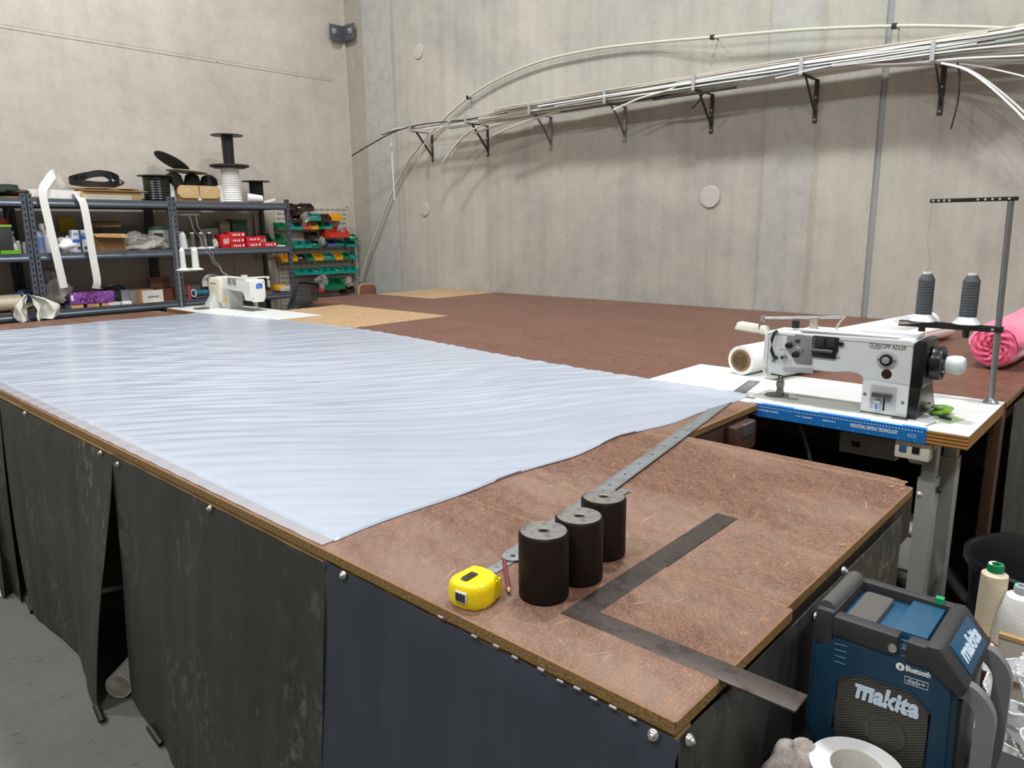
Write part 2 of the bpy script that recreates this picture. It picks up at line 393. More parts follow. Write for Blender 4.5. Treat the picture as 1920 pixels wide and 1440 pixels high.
# ---------------------------------------------------------------- cutting tables
TH = .025
M_ARRIS = P('#997358', .8, var=.35, vs=120)
def slab(parent, x0, x1, y0, y1, m=None, top=T, th=TH, chamfer=0., lb=None, edge=None):
    b = MB()
    if chamfer: b.prism(((x0, y0), (x1 - chamfer, y0), (x1 - chamfer * .3, y0 + chamfer * .3), (x1, y0 + chamfer), (x1, y1), (x0, y1)), top - th, top, 'z')
    else: b.bb((x0, y0, top - th), (x1, y1, top))
    for i, f in enumerate(b.f):
        n = (b.v[f[1]] - b.v[f[0]]).cross(b.v[f[2]] - b.v[f[0]])
        b.mi[i] = 0 if abs(n.z) > .5 * n.length else 1
    o = b.build('board', [m or M_BRN, edge or M_CHIP, M_ARRIS if m is None else m], parent, bevel=.0028, smooth=0, seg=1, label=lb)
    for f in o.data.polygons:
        if max(abs(c) for c in f.normal) < .97 and f.normal.z > .2: f.material_index = 2
    return o
ft = thing('cutting_table', 'brown chipboard cutting table with black vinyl skirt under the spread film', 'table', (0.9, 3, 0))
slab(ft, 0, .398, 0, 2.98); slab(ft, .400, 1.198, .012, 2.98, top=T - .0015)
slab(ft, .001, .399, 2.983, 5.98); slab(ft, .401, 1.198, 2.983, 5.98, top=T - .001)
slab(ft, 1.2, 1.245, .035, .685, chamfer=.03, top=T - .001)
slab(ft, 1.2, 1.796, .69, 3.3); slab(ft, 1.2, 1.796, 3.303, 5.98)
rl = MB(); rl.bb((.004, .004, T - TH - .016), (.05, 5.96, T - TH)); rl.build('rail', M_PINE, ft, bevel=.002)
MB().bb((.012, .02, T - TH - .11), (.05, 5.96, T - TH - .016)).build('rail', M_DKWD, ft)
MB().bb((.05, .012, T - TH - .016), (1.2, .05, T - TH)).build('rail', P('#2a201a', .7), ft)
MB().bb((.05, .012, T - TH - .11), (1.2, .05, T - TH - .016)).build('rail', P('#2a201a', .7), ft)
MB().bb((1.15, .05, T - TH - .11), (1.19, .70, T - TH)).build('rail', M_DKWD, ft)
MB().bb((1.2, .70, T - TH - .075), (1.74, .74, T - TH)).build('rail', M_DKWD, ft, bevel=.002)
MB().bb((1.55, .655, T - TH - .115), (1.72, .70, T - TH - .012)).build('block', M_DKWD, ft, bevel=.012)
MB().bb((1.6, .65, T - TH - .055), (1.68, .66, T - TH - .012)).build('bracket_plate', M_STEEL, ft)
MB().bb((1.2, 5.9, T - TH - .11), (1.74, 5.94, T - TH)).build('rail', M_DKWD, ft)
lg = MB().bb((.06, .08, 0), (.13, .17, T - TH)).build('leg', M_DKWD, ft)
for x, y in ((.06, 1.9), (.06, 3.8), (.06, 5.75), (1.05, .08), (1.05, 1.9), (1.05, 3.8), (1.05, 5.75), (1.68, 5.75), (1.68, 3.0)):
    MB().bb((x, y, 0), (x + .07, y + .09, T - TH)).build('leg', M_DKWD, ft)
MB().bb((1.42, .74, 0), (1.49, .81, T - TH)).build('leg', M_PINE, ft, bevel=.003)
# skirt panels hung from the rail: top edge from ya to yb, hem through points on the floor
def skirt(ya, yb, hem, mat, name='skirt', sway=.02, zt=T - TH - .012, x0=-.004, seed=1, nu=44, nv=30, waves=3, endc=None, wf=1.0, pucker=.006):
    rnd = random.Random(seed); hs = spline(hem, 8); L = [0]
    for a, b in zip(hs, hs[1:]): L.append(L[-1] + (b - a).length)
    def hp(u):
        d = u * L[-1]
        for i in range(len(hs) - 1):
            if L[i+1] >= d: return hs[i].lerp(hs[i+1], (d - L[i]) / max(1e-9, L[i+1] - L[i]))
        return hs[-1]
    ph = [rnd.uniform(0, 6.3) for _ in range(4)]
    def fn(u, v):
        if endc is None: a = V((x0, lerp(ya, yb, u), zt + .0012 * math.sin(u * 40)))
        else: a = V((lerp(ya, yb, u), x0, zt + .0012 * math.sin(u * 30)))
        b = hp(u); e = v ** 1.15
        p = a.lerp(b, e); p.z = lerp(a.z, b.z, v)
        o = sway * math.sin(PI * min(1, v * .9)) * wf * (math.sin(u * 6.3 * waves * .5 + ph[0]) + .5 * math.sin(u * 6.3 * waves + ph[1] + v * 1.5) + .35 * math.sin(u * 6.3 * waves * 2.3 + ph[2] + v))
        pk = pucker * math.exp(-v * 14) * 1.6 * (1 - math.exp(-v * 30)) * abs(math.sin(u * 6.3 * waves * .9 + ph[3]))
        if endc is None: p.x -= abs(o) * .8 + pk; p.y += o * .3
        else: p.y -= abs(o) * .5 + pk
        return p
    b = MB().grid(fn, nu, nv, (.002, .0004, 0) if endc is None else (0, .002, 0))
    return b.build(name, mat, ft, smooth=60)
fz = lambda px, py, z=.012: at_z(px, py, z)
skirt(-.008, .825, [V((-.02, -.01, .012)), V((-.06, .3, .012)), V((-.03, .6, .012)), V((-.05, .84, .012))], M_SKB, seed=4, sway=.012, waves=2, zt=T - TH - .0005, pucker=.014)
skirt(.815, 1.985, [V((-.045, .86, .01)), V((-.12, 1.12, .01)), V((-.07, 1.45, .01)), fz(330, 1440), fz(306, 1392), fz(262, 1335, .03), fz(248, 1308, .06)], M_SK, seed=5, sway=.016, waves=3, x0=-.006, zt=T - TH - .004)
skirt(1.975, 3.27, [fz(186, 1332), fz(168, 1300), fz(150, 1232), fz(112, 1192), fz(72, 1160), fz(60, 1140)], M_SK, seed=8, sway=.016, waves=2)
skirt(3.26, 4.6, [fz(40, 1128), fz(24, 1106), V((-.1, 3.3, .012)), V((-.03, 3.7, .012)), V((-.05, 4.3, .012)), V((-.03, 4.7, .012))], M_SK, seed=9, sway=.02, waves=3)
skirt(4.59, 5.96, [V((-.03, 4.6, .012)), V((-.06, 5.0, .012)), V((-.02, 5.5, .012)), V((-.04, 5.97, .012))], M_SK, seed=12)
skirt(.0, 1.05, [V((.02, -.03, .012)), V((.3, -.012, .012)), V((.6, -.03, .012)), V((.8, -.012, .012)), V((1.03, -.02, .012))], M_SK, seed=14, endc=1, x0=-.004, zt=T - TH - .003, sway=.012, waves=4)
# rolled-up corners of the vinyl, lying on the floor
for a, b, nm in ((fz(180, 1322, .05), fz(192, 1352, .012), 1), (fz(280, 1362, .045), fz(303, 1395, .012), 2), (fz(52, 1120, .04), fz(62, 1147, .012), 3)):
    d = (b - a).normalized(); m = MB(); m.lat(a, b, ((.009, 0), (.0115, 0), (.0115, (b - a).length), (.009, (b - a).length), (.009, 0)), 14)
    m.build('skirt_curl', P('#1d1d1c', .5), ft)
# screws with cup washers along the skirt
def screw(p, n, r=.009):
    n = V(n); m = MB(); m.lat(p, p + n, ((r, 0), (r, .003), (r * .75, .006), (r * .55, .006), (r * .5, .009), (r * .3, .0105), (0, .0105)), 14)
    return m.build('screw', M_CHR, ft)
for px, py in ((48, 775), (190, 849), (222, 870), (395, 953), (645, 1078), (1226, 1377)):
    p = at_x(px, py, -.009); screw(p, (-1, 0, 0))
for px, py in ((1290, 1386), (1528, 1156), (1580, 1070), (1722, 927)):
    p = at_y(px, py, -.008); screw(p, (0, -1, 0))
st = None
for i, px in enumerate((826, 889, 930, 965, 1014, 1050, 1082, 1113, 1149, 1186)):
    py = 1157 + (px - 826) * .523 + (3 if i % 2 else 0)
    p = at_x(px, py, -.009); s = MB(); s.box(p, (.003, .012, .0025)); s.build('staple', M_GALV, ft)
# plugged screw holes and chips in the top
for px, py in ((1253, 1314), (1675, 899), (1697, 903), (1672, 912), (1692, 917), (1432, 1161), (1394, 1187), (1580, 1021), (1604, 1161)):
    p = at_z(px, py, T); MB().lat(p - V((0, 0, .002)), p + V((0, 0, .001)), ((.0065, 0), (.0065, .0021), (.004, .0023), (.0, .0015)), 9).build('screw_plug', P('#96704e', .9, var=.4, vs=200), ft)

rt = thing('cutting_table', 'long brown table with pale tan panels along the concrete wall', 'table', (3.6, 3, 0))
MF = M_BRNF
for a in ((2.405, 3.6, 0, 2.4), (3.602, 4.782, 0, 2.4), (1.803, 2.403, 1.252, 2.4), (1.803, 2.403, 2.402, 3.72), (2.405, 3.048, 2.402, 3.72), (3.05, 3.918, 2.402, 5.88), (3.92, 4.782, 2.402, 4.886)): slab(rt, *a, m=MF)
for a in ((2.47, 3.048, 3.722, 5.13), (1.803, 2.468, 3.722, 4.53), (3.92, 4.782, 4.888, 5.76)): slab(rt, *a, m=M_TAN, edge=M_CARD, lb='pale tan fibreboard panel')
MB().bb((2.42, .03, T - .13), (4.75, .07, T - TH)).build('rail', M_DKWD, rt)
MB().bb((3.0, 5.1, T - .1), (3.045, 5.8, T - TH)).build('rail', M_DKWD, rt)
MB().bb((2.5, 5.06, T - .1), (3.0, 5.1, T - TH)).build('rail', M_DKWD, rt)
MB().bb((3.06, 5.8, T - .1), (3.9, 5.84, T - TH)).build('rail', M_DKWD, rt)
MB().bb((2.43, .012, 0), (2.51, .05, T - TH)).build('leg', M_DKWD, rt, bevel=.003)
for x, y in ((2.45, 1.1), (2.45, 3.2), (2.96, 5.0), (4.65, .1), (4.65, 2.4), (4.65, 4.7), (3.1, 5.7), (3.8, 5.7), (1.85, 4.4), (1.85, 1.35)):
    MB().bb((x, y, 0), (x + .07, y + .09, T - TH)).build('leg', M_DKWD, rt)
def fsk(u, v):
    x = lerp(2.53, 4.78, u); return V((x, -.012 - .02 * abs(math.sin(u * 17 + v)) * (.4 + v) + .004, lerp(T - TH - .005, .012, v)))
MB().grid(fsk, 60, 10, (0, .002, 0)).build('skirt', M_SK, rt, smooth=60)

# ---------------------------------------------------------------- clear film spread over the tables
def film():
    c0 = [(.035, .83), (.045, 2.5), (.05, 4.2), (.11, 5.46)]       # along the front edge
    c1 = [(1.90, .77), (1.96, 2.0), (2.13, 3.7), (1.9, 5.5)]      # along the middle
    def cv(c, t):
        s = [V((a, b, 0)) for a, b in c]; q = spline(s, 8); f = t * (len(q) - 1); i = min(int(f), len(q) - 2); return q[i].lerp(q[i+1], f - i)
    C0 = [cv(c0, j / 460) for j in range(461)]; C1 = [cv(c1, j / 460) for j in range(461)]
    rnd = random.Random(3); W = []
    for k in range(9):
        a = math.radians(rnd.uniform(46, 70)); lam = (.05, .062, .085, .11, .16, .24, .4, .034, .042)[k]
        W.append((math.cos(a) * 6.283 / lam, math.sin(a) * 6.283 / lam, rnd.uniform(0, 6.3), (.0011, .0016, .0019, .0019, .0016, .0013, .0016, .0006, .0008)[k]))
    Y0 = [.84, .845, .84, .82, .83, .79, .775, .77]
    def fn(u, v):
        j = int(round(v * 460)); p = C0[j].lerp(C1[j], u)
        # near edge wanders a little
        if v < .06:
            f = u * 7; i = min(int(f), 6); yy = lerp(Y0[i], Y0[i+1], f - i) + .006 * math.sin(u * 25); p.y = lerp(yy, p.y, v / .06)
        if v > .97: p.y += .05 * math.sin(u * 3.0 + .4) * (v - .97) / .03
        x, y = p.x, p.y; h = .0055
        wx = .06 * math.sin(y * 2.1 + x) + .05 * math.sin(x * 3.7 - y)
        amp = .35 + .75 * (0.5 + .5 * math.sin(x * 2.3 + y * 1.7 + 2 * math.sin(y * .9))) * min(1, max(.25, (y - .6) / 1.2))
        for q_, (a, b, ph, m) in enumerate(W):
            s_ = a * (x + wx) + b * (y + wx) + ph; lo_ = .55 + .45 * math.sin(x * (2.7 + q_ * .6) - y * (1.3 + q_ * .35) + q_ * 2.1)
            h += m * amp * lo_ * ((2 * abs(math.sin(s_ / 2)) ** .75 - 1.2) if q_ % 2 else math.sin(s_))
        if u > .96: h += .004 * abs(math.sin(y * 26 + 1.3 * math.sin(y * 5))) * (u - .96) / .04
        e = min(u, 1 - u, v, 1 - v)
        if e < .005: h = .0004
        return V((x, y, T + .0012 + max(.0004, h)))
    m = MB().grid(fn, 170, 460)
    f = m.build('film_sheet', M_FILM, None, (1, 3, T), smooth=180)
    tag(f, 'large rippled sheet of frosted clear film spread across the tables', 'plastic sheet')
    def fb(u, v):
        j = int(round(v * 230)) * 2; p = C0[j]; return V((lerp(.004, p.x + .004, u), max(.842, p.y), T + .0035 + .0008 * math.sin(v * 300)))
    MB().grid(fb, 2, 230).build('hem', M_FILMC, f, smooth=180, label='double-layered clear hem strip')
film()

# ---------------------------------------------------------------- tools on the table
for i, (x, y, h, lb) in enumerate(((.152, .358, .122, 'heavy dark steel cylinder weight next to the red pencil'), (.248, .352, .122, 'heavy dark steel cylinder weight between two matching ones'), (.365, .379, .120, 'heavy dark steel cylinder weight standing on the short rule end'))):
    z0 = T + (.0045 if i != 2 else .0045)
    t = thing('cylinder_weight', lb, 'weight', (x, y, T), 'steel cylinder weights'); r = .0455
    m = MB(); m.lathe(((r - .002, 0), (r, .002), (r, h - .005), (r - .004, h)), 56, Matrix.Translation((x, y, T + .0025))); m.f = [f for f in m.f if len(f) == 4]; m.mi = m.mi[:len(m.f)]
    m.build('body', M_WSIDE, t)
    m = MB(); z = T + .0025 + h
    m.lathe(((r - .0042, z - .004), (r - .004, z), (.0105, z), (.0092, z - .0015), (.0092, z - .03), (0, z - .03)), 56, Matrix.Translation((x, y, 0)))
    m.f = [f for f in m.f if len(f) == 4]; m.mi = m.mi[:len(m.f)]; m.build('top_face', M_WTOP, t)
    MB().lathe(((.0, z - .012), (.0091, z - .012), (.0091, z - .0105), (0, z - .0105)), 20, Matrix.Translation((x, y, 0))).build('hole_shade', P('#1a1412', .7), t)  # dark disc inside the bore: the shade down the hole, put in as colour
    MB().lathe(((0, 0), (r - .002, 0), (r - .002, .003), (0, .003)), 40, Matrix.Translation((x, y, T))).build('base', M_WSIDE, t)
def strip(name, label, a, b, wd, th, z, mat, cat, round_near=False):
    a, b = V((a[0], a[1], z)), V((b[0], b[1], z)); d = (b - a).normalized(); s = V((-d.y, d.x, 0)); L = (b - a).length
    t = thing(name, label, cat, a)
    Mx = frame(a, d, s); poly = []
    if round_near:
        for k in range(9):
            g = PI / 2 + PI * k / 8; poly.append((wd / 2 + wd / 2 * math.cos(g), wd / 2 * math.sin(g)))
    else: poly += [(0, wd / 2), (0, -wd / 2)]
    poly += [(L, -wd / 2), (L, wd / 2)]
    MB().prism(poly, 0, th, 'z', Mx).build('blade', mat, t)
    tk = MB(); n = int(L / .005); lo = L if n < 240 else L
    for k in range(3, int(L / .01)):
        big = k % 10 == 0; ln = .011 if big else (.008 if k % 5 == 0 else .005)
        tk.box((k * .01, wd / 2 - ln / 2 - .001, th + .0001), (.0009, ln, .0003), Mx)
        tk.box((k * .01, -wd / 2 + ln / 2 + .001, th + .0001), (.0009, ln, .0003), Mx)
    tk.build('graduation', P('#2c2f33', .6, var=0), t, smooth=0)
    for k in range(10 if L > 1 else 2, int(L * 100), 10 if L > 1 else 3):
        if L > 1 and k > 110: continue
        text(str(k), .012, P('#2c2f33', .6, var=0), t, a + d * (k * .01) + V((0, 0, th + .0002)), d, s, ext=.0001, name='numeral')
    return t, d, s
t, d, s = strip('steel_rule', 'long steel rule reaching from the weights across to the white sewing table', (.205, .497), (2.172, .874), .046, .0016, T + .0032, M_RULE, 'ruler', True)
p = ABS[t.name] + d * .022; MB().lathe(((.0055, 0), (.0055, .0004), (0, .0004)), 16, Matrix.Translation(p + V((0, 0, .0016)))).build('hang_hole', M_BLK, t)
strip('steel_rule', 'short narrow steel rule lying beneath the weights', (.153, .492), (.703, .548), .026, .001, T + .001, M_RULE, 'ruler')
# L-shaped steel square
a = at_z(1050, 1150); e1 = at_z(1344, 962); e2 = at_z(1492, 1312)
d1 = (e1 - a).normalized(); d2 = V((d1.y, -d1.x, 0))
L1 = (e1 - a).length; L2 = .405; W1 = .05
Mx = frame(V((a.x, a.y, T + .0005)), d1, d2)
m = MB().prism(((-.0, -.0), (L1, 0), (L1, W1), (W1 * .95, W1), (W1 * .95, L2), (0, L2)), 0, .0035, 'z', Mx)
t = thing('steel_square', 'large dark L-shaped steel square overhanging the table corner', 'steel square', (a.x, a.y, T))
m.build('blade', M_SQ, t, bevel=.0006)
# tape measure
p = V((.056, .440, T)); t = thing('tape_measure', 'yellow plastic tape measure lying on its side with a barcode sticker', 'tape measure', p)
ya = P('#f2d411', .32, var=.05, vs=20); ang = math.radians(186)
MT = Matrix.Translation(p) @ Matrix.Rotation(ang, 4, 'Z') @ Matrix.Diagonal((1.12, 1.12, 1.0, 1))
out = [(-.036, -.030), (.018, -.034), (.030, -.028), (.037, -.014), (.037, .012), (.030, .028), (.014, .036), (-.010, .036), (-.03, .028), (-.038, .012), (-.040, -.010)]
m = MB(); n = len(out); lay = ((0, .93), (.004, .98), (.014, 1.0), (.030, 1.0), (.040, .95), (.045, .84)); vs = [(x * k, y * k, z) for z, k in lay for x, y in out]
fs = [(j * n + i, j * n + (i + 1) % n, (j + 1) * n + (i + 1) % n, (j + 1) * n + i) for j in range(len(lay) - 1) for i in range(n)] + [tuple(range(n))[::-1], tuple(range((len(lay) - 1) * n, len(lay) * n))]
m.add(vs, fs, MT); m.build('case', ya, t, bevel=.002, smooth=50)
m = MB()
for k in range(6): m.box((-.03 + k * .0105, .0335 - abs(k - 2.5) * .0022, .021), (.005, .006, .034), MT)
m.build('grip_ribs', ya, t, bevel=.0015)
m = MB(); m.box((.004, -.004, .0466), (.024, .014, .0025), MT); m.box((.018, -.004, .0455), (.006, .012, .005), MT); m.build('belt_clip', P('#4d4b48', .3, .8), t, bevel=.001)
m = MB(); m.box((.036, .004, .024), (.006, .022, .02), MT); m.build('label_plate', P('#d6d6d2', .5), t, bevel=.001)
m = MB()
for k in range(9): m.box((.0395, -.005 + k * .0022, .024), (.0006, .0007 + .0006 * (k % 3), .015), MT)
m.build('barcode', M_BLK, t, smooth=0)
m = MB(); m.box((-.04, .012, .02), (.008, .018, .022), MT); m.build('lock_button', M_BLK, t, bevel=.002)
m = MB(); m.box((-.034, -.034, .012), (.012, .006, .018), MT); m.build('tape_hook', M_GALV, t)
# pencil
a, b = at_z(945, 1050, T + .006), at_z(955, 1112, T + .006); d = (b - a).normalized(); L = (b - a).length
t = thing('pencil', 'short red and black pencil between tape measure and steel weight', 'pencil', V((a.x, a.y, T)))
MB().lat(a, a + d * (L - .016), ((.0042, 0), (.0042, L - .016)), 6).build('shaft', P('#a3352c', .4), t, smooth=0)
for k in (1, 4): 
    g = k * PI / 3; s = d.cross(V((0, 0, 1))); o = s * math.cos(g) * .0033 + V((0, 0, 1)) * abs(math.sin(g)) * .0033
    MB().cyl(a + o, a + o + d * (L - .016), .0012, seg=6).build('stripe', M_BLK, t)
MB().cyl(a + d * (L - .016), b - d * .003, .0042, .0012, 10).build('cut_cone', M_PINE, t); MB().cyl(b - d * .003, b, .0012, .0002, 8).build('lead', M_BLK, t)
# ---------------------------------------------------------------- sewing table by the gap
stb = thing('sewing_table', 'white laminate sewing table with plywood edge and grey steel legs', 'table', (2.1, .62, 0))
def sewtop(parent, x0, x1, y0, y1, z=T, th=.046):
    MB().bb((x0, y0, z - th), (x1, y1, z - .002)).build('table_core', M_PLY, parent, smooth=0)
    MB().bb((x0, y0, z - .002), (x1, y1, z + .0003)).build('laminate', M_WLAM, parent, smooth=0)
sewtop(stb, 1.8, 2.402, .006, 1.25)
M_LEG = P('#a9aaa6', .4, .3, var=.06)
def leg(y):
    MB().bb((1.885, y, .03), (1.955, y + .055, .76)).build('leg', M_LEG, stb, bevel=.004)
    MB().bb((1.893, y + .006, .7), (1.947, y + .049, T - .07)).build('leg_extension', M_LEG, stb, bevel=.003)
    MB().bb((2.2, y, .03), (2.27, y + .055, .76)).build('leg', M_LEG, stb, bevel=.004)
    MB().bb((2.208, y + .006, .7), (2.262, y + .049, T - .07)).build('leg_extension', M_LEG, stb, bevel=.003)
    MB().bb((1.82, y, 0), (2.36, y + .055, .035)).build('foot', M_LEG, stb, bevel=.004)
    MB().bb((1.84, y + .005, T - .075), (2.34, y + .05, T - .046)).build('top_bracket', M_LEG, stb, bevel=.003)
    p = V((1.92, y - .002, .72)); MB().cyl(p, p - V((0, .012, 0)), .012, seg=10).build('clamp_screw', M_DKST, stb)
leg(.1); leg(1.08)
MB().bb((2.22, .15, .26), (2.26, 1.1, .36)).build('cross_beam', M_LEG, stb, bevel=.003)
MB().bb((2.0, .45, .08), (2.2, .8, .1)).build('treadle', M_DKST, stb, bevel=.004)
MB().bb((2.02, .165, .36), (2.19, .62, .5)).bb((2.005, .165, .505), (2.19, .62, .52)).build('drawer', P('#c5c6c0', .45), stb, bevel=.003)
c = V((1.84, .165, T - .082)); b = MB(); b.box(c, (.05, .105, .06)); co = b.build('control_box', P('#d8d5c5', .45, var=.04), stb, bevel=.006)
for dy, m in ((.027, P('#3b5a86', .4)), (-.012, M_BLK)):
    MB().box(c + V((-.026, dy, .004)), (.006, .022, .022)).build('switch', m, co, bevel=.001)
MB().lat(V((1.93, .12, T - .11)), V((1.93, .2, T - .11)), ((.03, 0), (.045, .008), (.045, .07), (.03, .08)), 20).build('motor', P('#c9c8be', .45), stb)
MB().bb((2.02, .26, T - .19), (2.1, .46, T - .11)).build('junction_box', P('#8d8d88', .5), stb, bevel=.004)
MB().box((2.018, .40, T - .15), (.006, .03, .02)).build('socket', M_BLK, stb)
MB().tube([(2.05, .62, T - .05), (1.99, .6, T - .1), (1.96, .55, T - .2), (1.98, .5, T - .4)], .008).build('knee_lever', M_STEEL, stb)
# printed ruler tape stuck along the front edge
bl = P('#1f73c0', .35, var=.06, vs=8); tp = MB()
tp.bb((1.7975, .125, T - .047), (1.8, .70, T + .001)); tp.bb((1.7975, .125, T + .0004), (1.822, .70, T + .0012)); tape = tp.build('ruler_tape', bl, stb, smooth=0, label='blue printed ruler tape')
wt = P('#e8eef5', .5, var=0); tk = MB()
for k in range(58):
    y = .69 - k * .0097; tk.box((1.797, y, T - .0085), (.0006, .0042, .0035)); 
    if k % 5 == 0: tk.box((1.797, y, T - .0405), (.0006, .0011, .004))
tk.build('graduation', wt, tape, smooth=0)
text('INDUSTRIAL SEWING TECHNOLOGY', .0175, wt, tape, (1.7968, .283, T - .024), (0, -1, 0), (0, 0, 1), bold=.0005, wid=.15)
text('Email:', .0085, wt, tape, (1.7968, .537, T - .022), (0, -1, 0), (0, 0, 1), wid=.017)
mk = MB(); rnd = random.Random(2)
for y0, y1, zc in ((.695, .61, T - .021), (.523, .49, T - .022), (.452, .41, T - .022)):
    y = y0
    while y > y1:
        wd = rnd.choice((.002, .003, .0015)); mk.box((1.797, y - wd / 2, zc), (.0006, wd, rnd.choice((.004, .0055)))); y -= wd + .0014
mk.build('fine_print', wt, tape, smooth=0)
oval = MB()
for sgn in (1,):
    pts = [(.165 + .012 * max(-1, min(1, 1.6 * math.cos(a))) , T - .027 + .004 * math.sin(a)) for a in [2 * PI * i / 20 for i in range(20)]]
    oval.tube([V((1.7968, y, z)) for y, z in pts] + [V((1.7968, pts[0][0], pts[0][1]))], .0009, 4)
oval.build('logo_oval', wt, tape, smooth=0)
for y0, y1 in ((.47, .56), (.68, .73), (.2, .3)):
    MB().bb((1.803, y0, T + .0012), (1.818, y1, T + .0015)).build('tape_wear', P('#8fc3ea', .4), tape, smooth=0)
# ---------------------------------------------------------------- sewing machine
mc = thing('sewing_machine', 'large white walking foot sewing machine with black handwheel', 'sewing machine', (1.98, .45, T))
X = 1.91
pp = [(.71, .262), (.7305, .245), (.732, .14), (.708, .098), (.64, .094), (.63, .12), (.61, .126), (.47, .130), (.41, .138), (.385, .136), (.368, .128), (.362, .112), (.362, .01), (.215, .01), (.213, .256), (.225, .268)]
arm = MB(); arm.prism([(y, z + T) for y, z in pp[:12]] + [(.362, T + .112), (.213, T + .112), (.213, T + .262), (.225, T + .272)], X, X + .13, 'x')
arm.build('arm', M_PAINT, mc, bevel=.011, seg=3)
MB().prism([(.364, T + .005), (.364, T + .112), (.352, T + .118), (.213, T + .114), (.213, T + .003)], X - .004, X + .16, 'x').build('column_cover', M_PAINT, mc, bevel=.006)
MB().bb((X + .002, .26, T + .268), (X + .12, .60, T + .276)).build('top_cover', M_PAINT, mc, bevel=.003)
MB().bb((X + .05, .214, T + .268), (X + .135, .40, T + .285)).build('belt_cover', M_PAINT, mc, bevel=.004)
seam = MB(); seam.bb((X - .0006, .214, T + .2485), (X + .001, .72, T + .2497)).bb((X - .0006, .7115, T + .10), (X + .001, .7125, T + .25)); seam.build('seam', M_BLK, mc, smooth=0)
MB().prism([(.214, T + .113), (.214, T + .258), (.20, T + .272), (.178, T + .272), (.172, T + .26), (.176, T + .11)], X + .0, X + .15, 'x').build('end_housing', M_BLKG, mc, bevel=.006)
MB().hexa([(X + .0, .215, T), (X + .0, .185, T), (X + .26, .185, T), (X + .26, .215, T)], [(X + .0, .215, T + .112), (X + .0, .178, T + .112), (X + .15, .178, T + .112), (X + .15, .215, T + .112)]).build('end_plate', M_BLKG, mc, bevel=.004)
MB().hexa([(X + .09, .212, T + .11), (X + .09, .182, T + .11), (X + .2, .182, T + .11), (X + .2, .212, T + .11)], [(X + .09, .212, T + .2), (X + .09, .178, T + .2), (X + .15, .178, T + .2), (X + .15, .212, T + .2)]).build('end_plate', M_BLKG, mc)
hx = X + .085; hz = T + .188
MB().lat((hx, .172, hz), (hx, .1, hz), ((.05, 0), (.059, .004), (.059, .03), (.056, .034), (.046, .034), (.043, .026), (.015, .026), (.015, .034), (0, .034)), 40).build('handwheel', M_BLKG, mc)
MB().lat((hx, .15, hz), (hx, .1, hz), ((.016, 0), (.016, .022)), 20).build('shaft_collar', M_CHR, mc)
MB().lat((hx, .132, hz), (hx, .03, hz), ((.018, 0), (.026, .004), (.0315, .025), (.031, .045), (.025, .056), (.02, .058), (0, .058)), 28).build('knob', P('#d5dcde', .4, var=.05), mc)
MB().bb((X + .04, .17, T + .19), (X + .06, .18, T + .215)).build('catch', M_CHR, mc)
# bed, needle plate and presser foot
MB().bb((X - .02, .36, T), (X + .14, .76, T + .004)).build('bed_plate', P('#bdbfba', .4, .2, var=.06), mc, bevel=.0015)
MB().lat((1.965, .69, T + .004), (1.965, .69, T + .1), ((.045, 0), (.045, .003), (0, .003)), 30).build('needle_plate', P('#5c5a57', .35, .7), mc)
MB().bb((1.93, .60, T + .004), (1.95, .69, T + .0065)).build('slide_plate', P('#8e8f8c', .35, .6), mc)
MB().bb((1.862, .735, T + .0004), (1.878, .79, T + .002)).build('bed_hinge', P('#6b6b68', .4, .6), mc, bevel=.001)
nx, ny = 1.965, .672
ft_ = MB(); ft_.cyl((nx, ny, T + .1), (nx, ny, T + .05), .006, seg=10).cyl((nx, ny + .014, T + .1), (nx, ny + .014, T + .035), .0045, seg=10).box((nx, ny + .006, T + .05), (.016, .026, .022)); ft_.build('needle_bar', P('#85837f', .3, .8), mc)
MB().hexa([(nx - .014, ny - .006, T + .006), (nx - .014, ny + .018, T + .006), (nx + .016, ny + .018, T + .006), (nx + .016, ny - .006, T + .006)], [(nx - .004, ny - .003, T + .045), (nx - .004, ny + .016, T + .045), (nx + .01, ny + .016, T + .045), (nx + .01, ny - .003, T + .045)]).build('presser_foot', P('#7a7874', .3, .8), mc, bevel=.002)
MB().cyl((nx, ny, T + .05), (nx, ny, T + .006), .001, seg=6).build('needle', M_CHR, mc)
MB().bb((X + .01, .645, T + .090), (X + .1, .70, T + .097)).build('head_foot', M_DKST, mc, bevel=.002)
# front fittings
tp = MB().prism([(.642, T + .246), (.612, T + .252), (.61, T + .258), (.548, T + .254), (.543, T + .15), (.60, T + .148), (.64, T + .2)], X - .004, X + .002, 'x').build('tension_plate', P('#9a9c9c', .35, .5, var=.1), mc, bevel=.001)
def knob(y, z, r, d, m, name='tension_knob', par=mc):
    return MB().lat((X - .003, y, T + z), (X - .2, y, T + z), ((r * .9, 0), (r, .002), (r, d * .6), (r * .7, d), (r * .35, d), (r * .3, d * .8), (0, d * .8)), 20).build(name, m, par)
knob(.63, .214, .012, .022, M_BLKG); knob(.603, .182, .012, .022, M_BLKG); knob(.647, .168, .012, .018, M_CHR, 'tension_dial'); knob(.6, .234, .008, .01, M_DKST, 'thread_guide'); knob(.686, .165, .007, .012, M_CHR, 'guide_screw'); knob(.687, .150, .006, .006, M_STEEL, 'guide_screw')
knob(.647, .168, .0065, .024, M_BLKG)
MB().tube([(X - .006, .6, T + .21), (X - .012, .585, T + .205), (X - .012, .58, T + .19)], .003).build('check_spring', M_CHR, mc)
MB().prism([(.672, T + .202), (.668, T + .193), (.632, T + .191), (.628, T + .202)], X - .002, X - .0005, 'x').build('arrow_label', M_WHT, mc, smooth=0)
